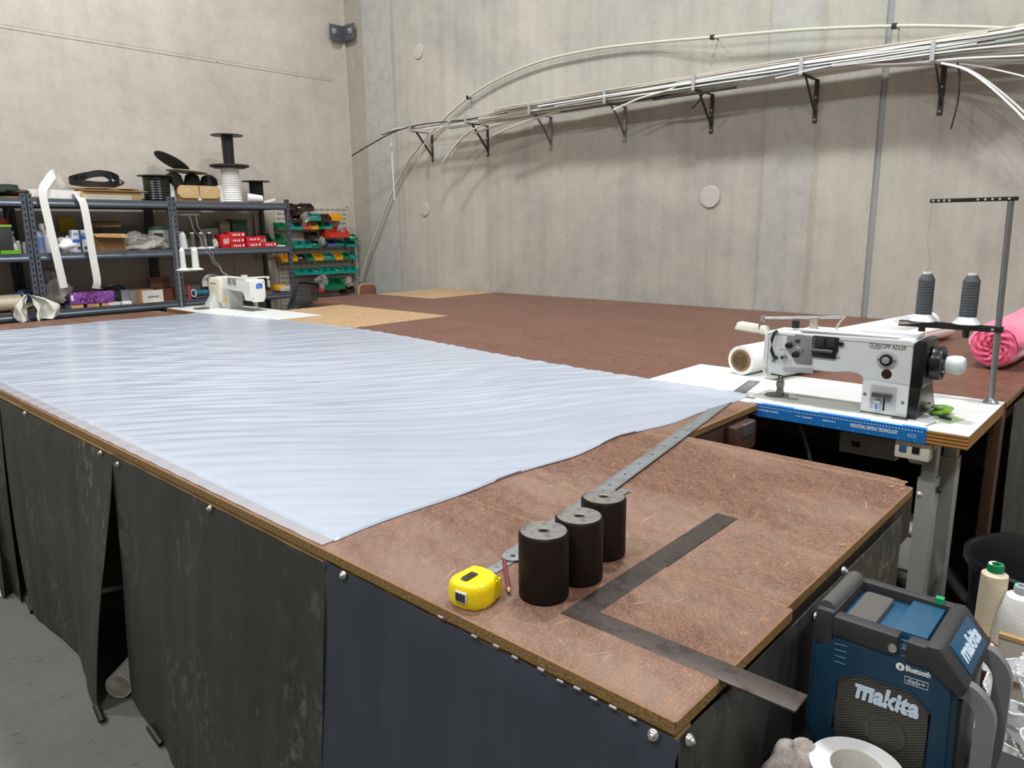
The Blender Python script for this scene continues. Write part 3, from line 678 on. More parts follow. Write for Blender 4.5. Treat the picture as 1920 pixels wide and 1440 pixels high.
text('<+ +>', .011, M_BLK, mc, (X - .0024, .65, T + .1965), (0, -1, 0), (0, 0, 1))
MB().prism([(.65, T + .128), (.54, T + .14), (.535, T + .118), (.61, T + .112), (.65, T + .118)], X - .004, X - .001, 'x').build('lower_plate', P('#b3b5b6', .4, .3), mc, bevel=.001)
lv = MB(); lv.tube([(X - .004, .682, T + .262), (X - .018, .684, T + .258), (X - .022, .69, T + .235), (X - .022, .689, T + .19), (X - .014, .682, T + .166), (X - .002, .676, T + .16)], .0065, 10); lv.build('presser_lever', M_RUB, mc)
sr = MB().bb((X - .008, .455, T + .205), (X + .001, .545, T + .258)).bb((X - .008, .46, T + .18), (X + .001, .543, T + .203)).build('stitch_module', M_BLK, mc, bevel=.002)
MB().bb((X - .014, .465, T + .222), (X - .007, .49, T + .252)).bb((X - .014, .502, T + .222), (X - .007, .53, T + .252)).build('slider', M_RUB, sr, bevel=.002)
MB().cyl((X - .014, .545, T + .207), (X - .014, .47, T + .207), .006, seg=10).build('stitch_lever', P('#57565a', .4), sr)
tk = MB()
for k in range(6): tk.box((X - .0085, .539, T + .25 - k * .008), (.0006, .006, .0012))
tk.build('scale_marks', M_WHT, sr, smooth=0)
knob(.452, .19, .004, .004, M_CHR, 'module_screw')
knob(.445, .237, .009, .008, M_BLKG, 'thread_eye')
MB().lat((X, .292, T + .196), (X - .2, .292, T + .196), ((.033, 0), (.033, .003), (.030, .004), (.02, .004), (0, .004)), 36).build('dial_ring', P('#c7cbcc', .35, .3), mc)
MB().lat((X, .292, T + .196), (X - .2, .292, T + .196), ((.020, .003), (.020, .014), (.014, .016), (0, .016)), 28).build('dial', M_BLKG, mc)
MB().lat((X, .292, T + .196), (X - .2, .292, T + .196), ((.0125, .015), (.0125, .018), (0, .019)), 24).build('dial_cap', P('#b9bdc2', .3, .6), mc)
for dy in (-.0265, .0265): knob(.292 + dy, .196, .0035, .007, M_STEEL, 'dial_screw')
MB().lat((X, .289, T + .146), (X - .2, .289, T + .146), ((.0165, 0), (.0165, .0008), (.0, .0008)), 28).build('oil_window', P('#2c1b14', .15), mc)
text('D\u00dcRKOPP ADLER', .021, P('#5a5c5e', .5, var=0), mc, (X - .0006, .294, T + .2405), (0, -1, 0), (0, 0, 1), wid=.118)
fp = MB()
for k in range(11): fp.box((X - .0006, .346 - k * .003, T + .2315), (.0006, .0018, .0028))
fp.build('fine_print', P('#77797b', .5, var=0), mc, smooth=0)
XC = X - .004
MB().bb((XC - .0015, .25, T + .02), (XC + .002, .335, T + .105)).build('lever_plate', P('#c3c5c4', .4, .3), mc, bevel=.001)
MB().bb((XC - .0025, .284, T + .018), (XC - .0012, .290, T + .068)).build('lever_slot', M_BLK, mc, smooth=0)
MB().bb((XC - .022, .262, T + .066), (XC - .001, .325, T + .082)).build('reverse_lever', P('#4b4a48', .35), mc, bevel=.004)
MB().bb((XC - .02, .264, T + .052), (XC - .004, .276, T + .08)).build('lever_tip', M_CHR, mc, bevel=.002)
MB().bb((XC - .012, .298, T + .018), (XC - .001, .318, T + .052)).build('setting_block', P('#cfd3d6', .35, .3), mc, bevel=.002)
MB().bb((XC - .013, .303, T + .022), (XC - .011, .313, T + .042)).build('setting_mark', P('#5b8fc0', .4), mc)
for k in range(6): MB().box((XC - .002, .327, T + .026 + k * .009), (.001, .006, .0013)).build('scale_mark', M_DKST, mc)
for y, z in ((.352, .068), (.229, .055)): 
    MB().lat((XC, y, T + z), (XC - .1, y, T + z), ((.0055, 0), (.0055, .002), (.003, .003), (0, .0025)), 14).build('cover_screw', M_STEEL, mc)
for x, z in ((X + .06, .03), (X + .06, .075), (X + .16, .03), (X + .13, .09)):
    MB().cyl((x, .184, T + z), (x, .180, T + z), .0035, seg=10).build('plate_screw', M_BLK, mc)
MB().bb((X - .028, .205, T), (X + .0, .255, T + .0025)).build('bed_tab', P('#6b6a60', .4, .5), mc, bevel=.001)
MB().cyl((X + .07, .64, T + .27), (X + .07, .64, T + .298), .014, seg=18).build('lift_knob', M_BLK, mc)
# task lamp on the machine head
MB().bb((X + .045, .555, T + .275), (X + .065, .58, T + .318)).build('lamp_bracket', P('#b9b4a4', .4, .4), mc, bevel=.002)
la, lb_ = V((X + .055, .56 - .1, T + .326)), V((X + .06, .765, T + .300))
MB().cyl(la, lb_, .0055, seg=10).build('lamp_arm', M_CHR, mc)
MB().lat(lb_ - V((0, 0, .018)), lb_ + V((0, 0, .018)), ((.009, 0), (.009, .026), (0, .028)), 14).build('lamp_joint', M_CHR, mc)
MB().tube([(X + .055, .46, T + .326), (X + .06, .475, T + .31), (X + .07, .49, T + .285), (X + .075, .495, T + .268)], .0035).build('lamp_cable', P('#cfc4ae', .5), mc)
lh = MB(); lh.hexa([(X + .02, .735, T + .243), (X + .02, .865, T + .252), (X + .075, .865, T + .252), (X + .075, .735, T + .243)], [(X + .028, .745, T + .272), (X + .028, .855, T + .281), (X + .068, .855, T + .281), (X + .068, .745, T + .272)])
lh.build('lamp_head', P('#ded9c8', .4, var=.04), mc, bevel=.006)
MB().hexa([(X + .025, .742, T + .2405), (X + .025, .858, T + .2495), (X + .07, .858, T + .2495), (X + .07, .742, T + .2405)], [(X + .025, .742, T + .244), (X + .025, .858, T + .253), (X + .07, .858, T + .253), (X + .07, .742, T + .244)]).build('lamp_lens', P('#e8e8e4', .2), mc)
MB().bb((X + .024, .762, T + .24), (X + .072, .766, T + .29)).build('lamp_clip', M_STEEL, mc)
# small things beside the machine
g = at_z(1765, 775); one('green_bag', 'crumpled green plastic pouch tucked against the black machine end', 'pouch', blob((g.x, g.y, T + .015), (.05, .03, .014), 3, .3, zmin=T + .0005), clearmat('green_plastic', '#7cb52e', .8, .25), (g.x, g.y, T), smooth=60)
g = at_z(1772, 785); one('green_film', 'flat scrap of pale green film under the seam ripper', 'plastic film', MB().prism([(g.x - .07, g.y - .03), (g.x + .03, g.y - .055), (g.x + .07, g.y + .0), (g.x - .02, g.y + .035)], T + .0004, T + .0012, 'z'), clearmat('green_film', '#b4cf94', .6, .3), (g.x, g.y, T), smooth=0)
a, b = at_z(1744, 776, T + .006), at_z(1783, 786, T + .006); t = thing('seam_ripper', 'dark blue seam ripper lying on the white table', 'seam ripper', V((a.x, a.y, T)))
d = b - a; MB().lat(a + d * .45, b, ((.003, 0), (.0055, .006), (.0055, d.length * .5), (.004, d.length * .55)), 10).build('handle', P('#1d2a55', .3), t); MB().cyl(a, a + d * .48, .0012, .002, 8).build('blade', M_STEEL, t)
a, b = at_z(1735, 799, T + .0015), at_z(1757, 791, T + .004); t = thing('needle', 'tiny needle with white bobbin end on the white table', 'needle', V((a.x, a.y, T)))
MB().cyl(a, b, .0012, seg=6).build('shaft', M_STEEL, t); MB().cyl(b - V((.006, 0, 0)), b + V((.006, 0, 0)), .0055, seg=12).build('hub', M_WHT, t)
# ---------------------------------------------------------------- thread stand and cones
sx, sy = 2.355, .044
ts = thing('thread_stand', 'grey steel thread stand with black arms beside the white machine', 'thread stand', (sx, sy, T))
MB().cyl((sx, sy, T), (sx, sy + .016, T + .735), .0105, seg=18).build('pole', M_STEEL, ts)
MB().lat((sx, sy, T), (sx, sy, T + 1), ((.026, 0), (.026, .004), (.016, .012), (.012, .02)), 20).build('base_flange', M_STEEL, ts)
MB().bb((sx - .012, sy - .005, T + .727), (sx + .012, sy + .27, T + .741)).build('top_arm', M_BLK, ts, bevel=.002)
for k in (.02, .048, .07, .092, .115, .205, .222, .24, .258):
    MB().lat((sx - .012, sy + k, T + .734), (sx - .02, sy + k, T + .734), ((.004, 0), (.004, .0015), (0, .0015)), 10).build('thread_hole', P('#c9c9c6', .4), ts)
MB().bb((sx - .014, sy - .01, T + .262), (sx + .014, sy + .335, T + .284)).build('spool_arm', M_BLK, ts, bevel=.003)
MB().cyl((sx - .014, sy + .02, T + .273), (sx - .02, sy + .02, T + .273), .006, seg=10).build('arm_screw', M_CHR, ts)
for y in (.15, .298):
    MB().lathe(((.01, -.03), (.012, -.022), (.012, 0), (.0, 0)), 14, Matrix.Translation((sx, y, T + .264))).build('spool_pin', M_BLK, ts)
    MB().lathe(((.0, 0), (.044, .0), (.05, .004), (.03, .028), (.0, .03)), 32, Matrix.Translation((sx, y, T + .284))).build('cone_seat', P('#cfd6db', .3, var=.05), ts)
def wav(u, v):
    r = .02 + .075 * u; a = 2 * PI * v; return V((sx + r * math.cos(a) * .8, .298 + r * math.sin(a) * 1.05, T + .288 + .010 * u * math.sin(2 * a) - .004))
MB().grid(wav, 6, 36).build('spool_disc', M_CLEAR, ts, smooth=180, label='wavy translucent plastic disc')
def cone(name, label, cat, p, r0, r1, h, mat, group, capm=M_WHT, lip=None, rings=26):
    t = thing(name, label, cat, p, group); prof = [(r0 * .9, 0)]
    for k in range(rings + 1):
        z = .004 + (h - .03) * k / rings; prof.append((lerp(r0, r1, k / rings) + (.0009 if k % 2 else -.0004), z))
    prof += [(r1 * .62, h - .008), (r1 * .5, h - .006)]
    MB().lathe(prof, 28, Matrix.Translation(p)).build('thread', mat, t, smooth=25)
    MB().lathe(((r1 * .58, h - .01), (r1 * .58, h), (r1 * .3, h), (r1 * .25, h - .006), (0, h - .006)), 22, Matrix.Translation(p)).build('tube_cap', capm, t)
    return t
def threadmat(h):
    n = NT('thread'); s = n.n('SeparateXYZ'); n.lk(n.co(), s.inputs[0])
    w_ = n.math('SINE', n.math('MULTIPLY', n.math('ADD', s.outputs['Z'], n.math('MULTIPLY', n.noise(12, 2), .02)), 1500.))
    c = lin(h); n.col(n.mix(n.math('MULTIPLY_ADD', w_, .25, .5), tuple(x * .72 for x in c[:3]), tuple(min(1, x * 1.15) for x in c[:3]))); n.set(Roughness=.6); n.bump(w_, .35, .001); return n.m
TG = threadmat('#4b5056'); TW = threadmat('#e6e6e2'); TB = threadmat('#ddd0b4'); TK = threadmat('#1c1c1e')
for y, lb in ((.298, 'dark grey thread cone standing over the wavy plastic disc'), (.15, 'dark grey thread cone next to the steel pole')):
    cone('thread_cone', lb, 'thread cone', V((sx, y, T + .302)), .0285, .0275, .17, TG, 'grey cones on the thread stand')
MB().tube(spline([(sx - .01, .298, T + .47), (sx - .02, .29, T + .52), (sx - .02, .307, T + .6), (sx - .015, .303, T + .727)], 5), .0004, 4).build('thread', P('#3c3c3e', .6), ts)
# ---------------------------------------------------------------- fabric rolls
def roll(label, a, b, r, rin, mat, core, group, seed=0):
    a, b = V(a), V(b); t = thing('fabric_roll', label, 'fabric roll', V((a.x, a.y, T)), group); L = (b - a).length
    MB().lat(a, b, ((rin + .002, .0), (r, .0), (r, L), (rin + .002, L), (rin + .002, 0)), 48).build('fabric', mat, t)
    if core: MB().lat(a - (b - a).normalized() * .004, b, ((rin - .008, 0), (rin + .003, 0), (rin + .003, L), (rin - .008, L), (rin - .008, 0)), 40).build('core_tube', core, t)
    return t
roll('thick roll of white vinyl on a cardboard core behind the machine head', (2.27, .985, T + .066), (4.2, .69, T + .066), .065, .046, P('#eeefee', .4, var=.03), P('#85694a', .8), 'white rolls on the tables')
t = thing('fabric_roll', 'thinner loosely wound white vinyl roll under the machine arm', 'fabric roll', (2.25, .84, T), 'white rolls on the tables')
a, b = V((2.25, .835, T + .047)), V((4.05, .555, T + .047)); dd = (b - a).normalized(); Mx = frame(a, dd.cross(V((0, 0, 1))), V((0, 0, 1)))
pts = []
for k in range(70):
    g = k / 69 * 2 * PI * 2.4; r = .046 - .010 * k / 69; pts.append((r * math.cos(g + .6), r * math.sin(g + .6)))
L = (b - a).length; m = MB()
for h0, h1 in ((0, -L),):
    vs = [(x, y, h0) for x, y in pts] + [(x, y, h1) for x, y in pts]; n = len(pts)
    vs += [(x * .96, y * .96, h0) for x, y in pts] + [(x * .96, y * .96, h1) for x, y in pts]
    fs = [(i, i + 1, n + i + 1, n + i) for i in range(n - 1)] + [(2 * n + i, 3 * n + i, 3 * n + i + 1, 2 * n + i + 1) for i in range(n - 1)] + [(i, 2 * n + i, 2 * n + i + 1, i + 1) for i in range(n - 1)]
    m.add(vs, fs, Mx)
m.build('fabric', P('#eceae2', .4, var=.03), t, smooth=60)
# pink fleece roll
t = thing('fabric_roll', 'bright pink fleece fabric roll lying beside the thread stand', 'fabric roll', (3.12, .17, T))
pk = P('#f0658f', .9, var=.14, vs=9, bump=.3, bs=240, Sheen_Weight=.6)
a, b = V((3.1, .172, T + .105)), V((4.62, .135, T + .105)); R_ = .108; rnd = random.Random(5)
def pink(u, v):
    g = 2 * PI * v; x = lerp(0, 1, u)
    r = R_ * (1 + .035 * math.sin(3 * g + x * 5) + .02 * math.sin(7 * g + 9 * x) + .012 * math.sin(13 * g - 6 * x))
    if x < .1: r *= .80 + .2 * math.sqrt(max(0, 1 - ((.1 - x) / .1) ** 2))
    if math.sin(g) < 0: r *= .96
    p = a.lerp(b, x); return p + V((.012 * math.sin(6 * g) if x < .02 else 0, r * math.cos(g) * 1.04, r * math.sin(g)))
MB().grid(pink, 60, 48).build('fabric', pk, t, smooth=80)
def pend(u, v):
    g = 2 * PI * v; r = R_ * .8 * (1 - u); pl = .010 * math.sin(9 * g + 14 * u) * math.sin(PI * min(1, u * 1.05)) + .012 * math.sin(26 * u + 2 * g) * u
    return a + V((-.004 - .010 * math.sin(PI * u) + pl + .02 * u * u, r * math.cos(g) * 1.04 + pl * .3, r * math.sin(g)))
MB().grid(pend, 18, 60).build('rolled_end', pk, t, smooth=80)
MB().lat(b - V((.01, 0, 0)), b, ((R_ * .98, 0), (R_ * .98, .01), (0, .012)), 30).build('rolled_end', pk, t)
# ---------------------------------------------------------------- rod rack on the right wall
BY = [5.79, 4.955, 4.135, 3.312, 2.50, 1.69, .888]
names = ('by the black drooping rod', 'second from the room corner', 'third from the room corner', 'fourth from the room corner', 'above the middle of the far table', 'above the thick white vinyl roll', 'beside the hanging black strip')
for i, (y, lb) in enumerate(zip(BY, names)):
    zt = T + 1.662 - (.03 if i == 6 else 0)
    t = thing('shelf_bracket', 'metal wall bracket holding long rods, ' + lb, 'bracket', (XW, y, zt - .3), 'brackets of the rod rack')
    dm = (M_DKST, M_STEEL)[i in (2, 3)]
    MB().bb((XW - .006, y - .016, zt - .295), (XW, y + .016, zt)).build('wall_plate', dm, t, bevel=.001)
    MB().bb((XW - .315, y - .014, zt - .006), (XW - .004, y + .014, zt)).build('arm', dm, t, bevel=.001)
    a, b = V((XW - .22, y, zt - .006)), V((XW - .006, y, zt - .235))
    MB().tube([a, a.lerp(b, .5) + V((.01, 0, .008)) * (1 if i in (2, 3, 6) else 0), b], .011, ry=.003, upv=(0, 1, 0)).build('brace', dm, t)
    MB().bb((XW - .316, y - .013, zt - .01), (XW - .311, y + .013, zt + .105)).build('end_stop', M_GALV, t)
    for dz in (-.27, -.12): MB().cyl((XW - .006, y, zt + dz), (XW - .011, y, zt + dz), .007, seg=10).build('screw', M_CHR, t)
RM = [P('#e9e8e4', .4, var=.03), P('#dcdedd', .4, var=.03), P('#d3d9cd', .4, var=.04), P('#c9c3b6', .45, var=.05), P('#efefec', .4, var=.02)]
RK = P('#1d1c1c', .45); RG = P('#9a9c9e', .45)
rnd = random.Random(21)
def rod(pts, w_, t_, mat, label, group='rods on the wall rack', name='plastic_rod', n=5):
    q = spline(pts, n); c = sum(q, V((0, 0, 0))) / len(q)
    return one(name, label, 'rod', MB().tube(q, w_, ry=t_, upv=(0, 0, 1)), mat, c, group, smooth=30)
LW = 'long straight white plastic strip lying along the wall brackets'
ZB = T + 1.668
k = 0
slots = [(XW - .295 + .0205 * (i % 11), i // 11) for i in range(77)]
rnd.shuffle(slots)
for i, (x, layer) in enumerate(slots):
    if i >= 64: break
    y1 = rnd.choice((5.3, 5.0, 4.6, 4.2, 3.9, 3.4, 2.6, 5.6, 5.2)) + rnd.uniform(-.3, .3); L = rnd.uniform(2.2, 5.2); y0 = max(-1.2, y1 - L)
    if layer > 2: y1 = min(y1, rnd.uniform(3.6, 4.9)); 
    if y1 - y0 < 1.4: y0 = y1 - 1.8
    z = ZB + .004 + layer * .0135; dx = rnd.uniform(-.03, .03)
    pts = []
    for j in range(8):
        y = lerp(y1, y0, j / 7); sag = -.006 * math.sin((y - .888) / .81 * PI) ** 2
        end = -.02 * max(0, (y - 5.6)) ** 2; xx = min(XW - .08, max(XW - .305, x + dx * (j / 7 - .5) + .004 * math.sin(y * 3 + i)))
        lift = .022 * max(0, .9 - y) ** 1.5 * rnd.uniform(.6, 1.4) + (.014 * math.sin(PI * min(1, max(0, (3.6 - y) / 3))) if layer > 1 else 0)
        pts.append(V((xx, y, z + sag + lift)))
    m = rnd.choice(RM) if i % 12 else RG
    wd = rnd.choice((.0085, .010, .0125)); desc = {.0085: 'narrow', .010: 'medium-width', .0125: 'broad'}[wd] + ' ' + (['white', 'off-white', 'pale green', 'beige', 'bright white', 'grey'])[RM.index(m) if m is not RG else 5]
    rod(pts, wd, .005, m, desc + ' plastic strip lying along the wall brackets', desc + ' strips on the rod rack', 'plastic_strip', 3)
X3 = XW - .3
def onr(px, py, x): return at_x(px, py, x)
# individually posed ones
rod([onr(660, 292, X3 - .02), onr(700, 268, X3), onr(745, 245, X3 + .02), onr(800, 232, X3 + .05), onr(870, 225, X3 + .07), V((X3 + .09, 4.3, ZB + .05))], .005, .005, RK, 'thin black rod bowing down past the end of the brackets', None)
rod([onr(716, 253, X3 + .03), onr(745, 244, X3 + .04), onr(800, 232, X3 + .07), V((X3 + .1, 4.9, ZB + .03))], .0055, .004, RK, 'short black rod end poking out beside the first bracket', None)
rod([onr(740, 375, X3 + .06), onr(736, 310, X3 + .06), onr(734, 258, X3 + .06), onr(737, 243, X3 + .06), onr(755, 240, X3 + .06), onr(800, 237, X3 + .07), onr(880, 228, X3 + .08)], .0048, .0048, RM[1], 'white rod bent straight down at its end near the room corner', None)
rod([onr(783, 305, X3 - .03), onr(800, 262, X3 - .02), onr(830, 238, X3), onr(855, 222, X3 + .02), V((X3 + .02, 4.6, ZB + .055)), V((X3 + .03, 4.0, ZB + .06))], .007, .004, RM[3], 'beige strip hooking down in front of the first bracket', None)
rod([onr(830, 305, X3 + .02), onr(858, 268, X3 + .04), onr(885, 244, X3 + .05), onr(930, 226, X3 + .07), V((X3 + .08, 3.9, ZB + .05))], .011, .005, RM[3], 'pale strip curving far down past the second bracket', None)
rod([onr(888, 250, X3 + .1), onr(930, 236, X3 + .1), onr(985, 222, X3 + .1), V((X3 + .1, 3.7, ZB + .03))], .013, .005, RM[3], 'pale strip end angled down between second and third brackets', None)
rod([onr(924, 254, X3 + .05), onr(960, 238, X3 + .05), onr(1005, 222, X3 + .06), V((X3 + .07, 3.6, ZB + .02))], .012, .005, RM[3], 'pale strip end drooping lowest near the third bracket', None)
rod([onr(1150, 206, X3 - .03), onr(1200, 184, X3 - .02), onr(1255, 168, X3), V((X3 + .02, 2.5, ZB + .07)), V((X3 + .04, 1.6, ZB + .09))], .007, .0045, RM[0], 'white rod slanting down across the fourth bracket', None)
rod([onr(1052, 210, X3 + .03), onr(1130, 198, X3 + .05), onr(1200, 188, X3 + .06), onr(1290, 172, X3 + .08)], .006, .005, RK, 'thin black strip tucked under the white strips', None)
rod([onr(1225, 187, X3 + .02), onr(1300, 176, X3 + .02), onr(1380, 164, X3 + .04)], .014, .006, RK, 'broad black strip below the white bundle near the bare wall cap', None)
rod([onr(1297, 203, X3 + .05), onr(1312, 188, X3 + .05), onr(1318, 176, X3 + .05), onr(1340, 168, X3 + .06)], .008, .003, RK, 'torn black tape tail dangling from the rack', None)
rod([onr(1403, 150, X3), onr(1500, 132, X3 + .0), onr(1600, 120, X3 + .02), onr(1730, 112, X3 + .03)], .013, .006, RG, 'dark grey flat strip running between sixth and seventh brackets', None)
rod([onr(1455, 147, X3 - .01), onr(1560, 123, X3), onr(1650, 110, X3), onr(1724, 100, X3 + .02)], .013, .004, RM[1], 'white strip rising clear of the bundle at its tip', None)
rod([onr(1783, 242, X3), onr(1796, 190, X3), onr(1799, 140, X3), onr(1795, 118, X3 + .02)], .0045, .0045, RK, 'black strip hanging straight down from the last bracket', None)
rod([onr(1765, 118, X3), onr(1810, 130, X3 - .02), onr(1860, 165, X3 - .03), onr(1920, 222, X3 - .04), onr(1960, 275, X3 - .05)], .0055, .0055, RM[4], 'white rod bowing down to the side of the last bracket', 'rods bowing down from the rack')
rod([onr(1765, 117, X3 + .03), onr(1815, 130, X3 + .01), onr(1862, 160, X3), onr(1920, 210, X3 - .01), onr(1960, 258, X3 - .02)], .005, .005, RM[1], 'white rod bowing down to the side of the last bracket', 'rods bowing down from the rack')
rod([onr(1775, 117, X3 + .05), onr(1840, 125, X3 + .05), onr(1920, 143, X3 + .05), onr(1960, 155, X3 + .05)], .007, .004, RM[0], 'white strip tilting slightly down beyond the last bracket', None)
# fan of strips rising to the side
for j, (y1_, y2_, xx, m) in enumerate(((104, 82, .0, 0), (108, 90, .03, 1), (112, 97, .05, 2), (106, 86, .08, 3), (114, 104, .02, 4), (110, 93, .1, 2), (116, 112, .06, 0), (118, 118, .1, 1))):
    rod([onr(1560, 124 - j * .8, X3 + xx), onr(1680, y1_ + 6, X3 + xx), onr(1800, lerp(y1_, y2_, .45), X3 + xx), onr(1920, y2_, X3 + xx), onr(1990, y2_ - 7, X3 + xx)], .011, .0045, RM[m], ['white', 'off-white', 'pale green', 'beige', 'bright white'][m] + ' strip fanning upward beyond the last bracket', 'strips fanning up from the rack')
# arched rod against the wall
t = thing('arched_rod', 'pale grey fibreglass rod arched over the whole rack against the wall', 'rod', (XW - .04, 4, T))
ap = [at_x(px, py, XW - .05) for px, py in ((676, 528), (690, 480), (705, 440), (740, 350), (790, 270), (878, 183), (985, 125), (1100, 95), (1220, 80))] + [at_x(px, py, XW - .1) for px, py in ((1336, 70), (1500, 56), (1677, 49), (1800, 50), (1920, 55), (2000, 62))]
MB().tube(spline(ap, 5), .0115, 10).build('rod', P('#c2c4b2', .4, var=.05), t)
for px, py, x in ((878, 183, XW - .05), (1336, 70, XW - .1), (1677, 49, XW - .1)):
    p = at_x(px, py, x); MB().box(p, (.034, .03, .034)).build('clip', M_BLK, t, bevel=.003)
    MB().cyl(p, V((XW - .001, p.y, p.z)), .004, seg=6).build('clip_pin', M_BLK, t)
# ---------------------------------------------------------------- shelving along the left wall
YF, YB = 6.70, 7.26
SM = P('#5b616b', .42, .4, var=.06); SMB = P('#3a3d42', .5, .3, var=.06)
SH = (T + .93, T + .483, T + .002)      # top face of each shelf deck
M_DECK = P('#8c7458', .75, var=.15)
slotm = P('#15161a', .8, var=0)
def post(parent, x, y, front=True):
    m = MB(); w_ = .038
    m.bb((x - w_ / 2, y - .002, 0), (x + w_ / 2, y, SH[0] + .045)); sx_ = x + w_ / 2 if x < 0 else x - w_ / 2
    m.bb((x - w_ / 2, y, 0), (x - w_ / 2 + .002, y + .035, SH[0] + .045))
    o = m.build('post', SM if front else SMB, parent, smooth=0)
    if front:
        sl = MB(); z = T - .1
        while z < SH[0] + .03:
            sl.prism([(x - .008, z + .012), (x + .008, z + .012), (x + .004, z - .012), (x - .004, z - .012)], y - .0032, y - .0018, 'y'); z += .05
        s_ = sl.build('slots', slotm, o, smooth=0); s_['kind'] = 'stuff'
    return o
def bay(x0, x1, label):
    t = thing('shelving_unit', label, 'shelf', ((x0 + x1) / 2, (YF + YB) / 2, 0), 'bays of grey steel shelving')
    for x in (x0, x1):
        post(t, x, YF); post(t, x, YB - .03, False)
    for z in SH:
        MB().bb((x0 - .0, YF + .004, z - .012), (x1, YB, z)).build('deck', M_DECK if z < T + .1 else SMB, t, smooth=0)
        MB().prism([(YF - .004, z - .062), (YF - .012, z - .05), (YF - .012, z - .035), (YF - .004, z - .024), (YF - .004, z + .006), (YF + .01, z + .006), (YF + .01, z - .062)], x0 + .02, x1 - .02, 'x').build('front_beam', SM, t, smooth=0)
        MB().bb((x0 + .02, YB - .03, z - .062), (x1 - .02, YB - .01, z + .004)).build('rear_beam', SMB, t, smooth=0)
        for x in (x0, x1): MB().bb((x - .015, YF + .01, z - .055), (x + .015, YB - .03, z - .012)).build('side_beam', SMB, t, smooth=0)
    return t
bay(-.13, 1.105, 'left shelving bay holding green bottles and string spool')
bay(1.152, 2.292, 'middle shelving bay with white webbing draped over its front')
bay(2.332, 3.53, 'right shelving bay stacked with small red boxes')
MB_P = MB
def s_at(px, py, yy): return at_y(px, py, yy)
def base(px, zi, yy):     # point on shelf zi under pixel column px at depth yy
    # walk the sight line's column until it meets the deck height
    lo = at_y(px, 460, yy); return V((lo.x, yy, SH[zi]))
GT, GM, GB = 0, 1, 2
def box_thing(name, label, cat, px, zi, yy, w_, d_, h_, mat, rz=0., group=None, bevel=.003, z=None):
    p = base(px, zi, yy); 
    if z is not None: p.z = z
    Mx = Matrix.Translation(p) @ Matrix.Rotation(rz, 4, 'Z')
    return one(name, label, cat, MB().box((0, 0, h_ / 2), (w_, d_, h_), Mx), mat, p, group, bevel=bevel)
def flange_spool(label, p, r, h, rc, mat, fm, group=None, top=True, bottom=True, cat='spool', axis=None, name='cable_spool'):
    t = thing(name, label, cat, p, group); Mx = Matrix.Translation(p)
    if axis is not None: Mx = Mx @ axis
    if bottom: MB().lathe(((r, 0), (r, .008), (0, .008)), 36, Mx).build('flange', fm, t)
    prof = [(rc * .6, .008)]
    n = max(8, int(h / .012)) if name != 'empty_spool' else 1
    for k in range(n + 1): prof.append((rc + (.0025 if k % 2 else -.0015), lerp(.01, h - .01, k / n)))
    prof.append((rc * .6, h - .008)); MB().lathe(prof, 30, Mx).build('winding', mat, t, smooth=25)
    if top: MB().lathe(((0, h - .008), (r, h - .008), (r, h), (r * .3, h), (r * .28, h - .01), (0, h - .01)), 36, Mx).build('flange', fm, t)
    return t
# --- top deck
z0 = SH[0] + .006
p = base(18, 0, 6.95); t = thing('cloth_pile', 'dark green and brown folded cloth on cardboard, far end of the top shelf', 'cloth', p)
MB().box(p + V((-.02, 0, .012)), (.5, .36, .02)).build('cardboard', M_CARDD, t, bevel=.003)
m = blob(p + V((-.02, 0, .055)), (.24, .16, .05), 8, .35, zmin=p.z + .022); m.build('cloth', P('#1f2a24', .9), t, smooth=60)
m = blob(p + V((.1, -.03, .045)), (.13, .12, .035), 9, .3, zmin=p.z + .022); m.build('cloth', P('#3b2a22', .9), t, smooth=60)
# white webbing coil with two tails over the edge
WB = P('#eceae6', .7, var=.04, vs=40)
p = base(105, 0, 6.92); t = thing('webbing_coil', 'white webbing strap coiled on the top shelf with tails hanging down', 'webbing', p)
c = p + V((.02, 0, .045)); pts = []
for k in range(120):
    a = k / 119 * 2 * PI * 3.2; r = .17 + .06 * k / 119; pts.append(c + V((r * 1.15 * math.cos(a), r * .8 * math.sin(a), .004 * math.sin(a * 2))))
MB().tube(pts, .0016, ry=.036, upv=(0, 0, 1)).build('coil', WB, t)
def hang(pxs, name='tail', yy=YF - .03, wd=.034):
    pts = [at_y(a, b, yy + o) for a, b, o in pxs]; return MB().tube(spline(pts, 6), wd, ry=.0016, upv=(.25, -1, .1)).build(name, WB, t)
hang(((118, 352, .2), (105, 330, .14), (100, 326, .1), (88, 342, .04), (80, 362, -.005), (92, 420, -.012), (106, 480, -.015), (120, 540, -.01)))
hang(((140, 368, .1), (150, 371, .0), (157, 385, -.015), (164, 420, -.02), (174, 480, -.02), (182, 525, -.02), (180, 541, -.01)))
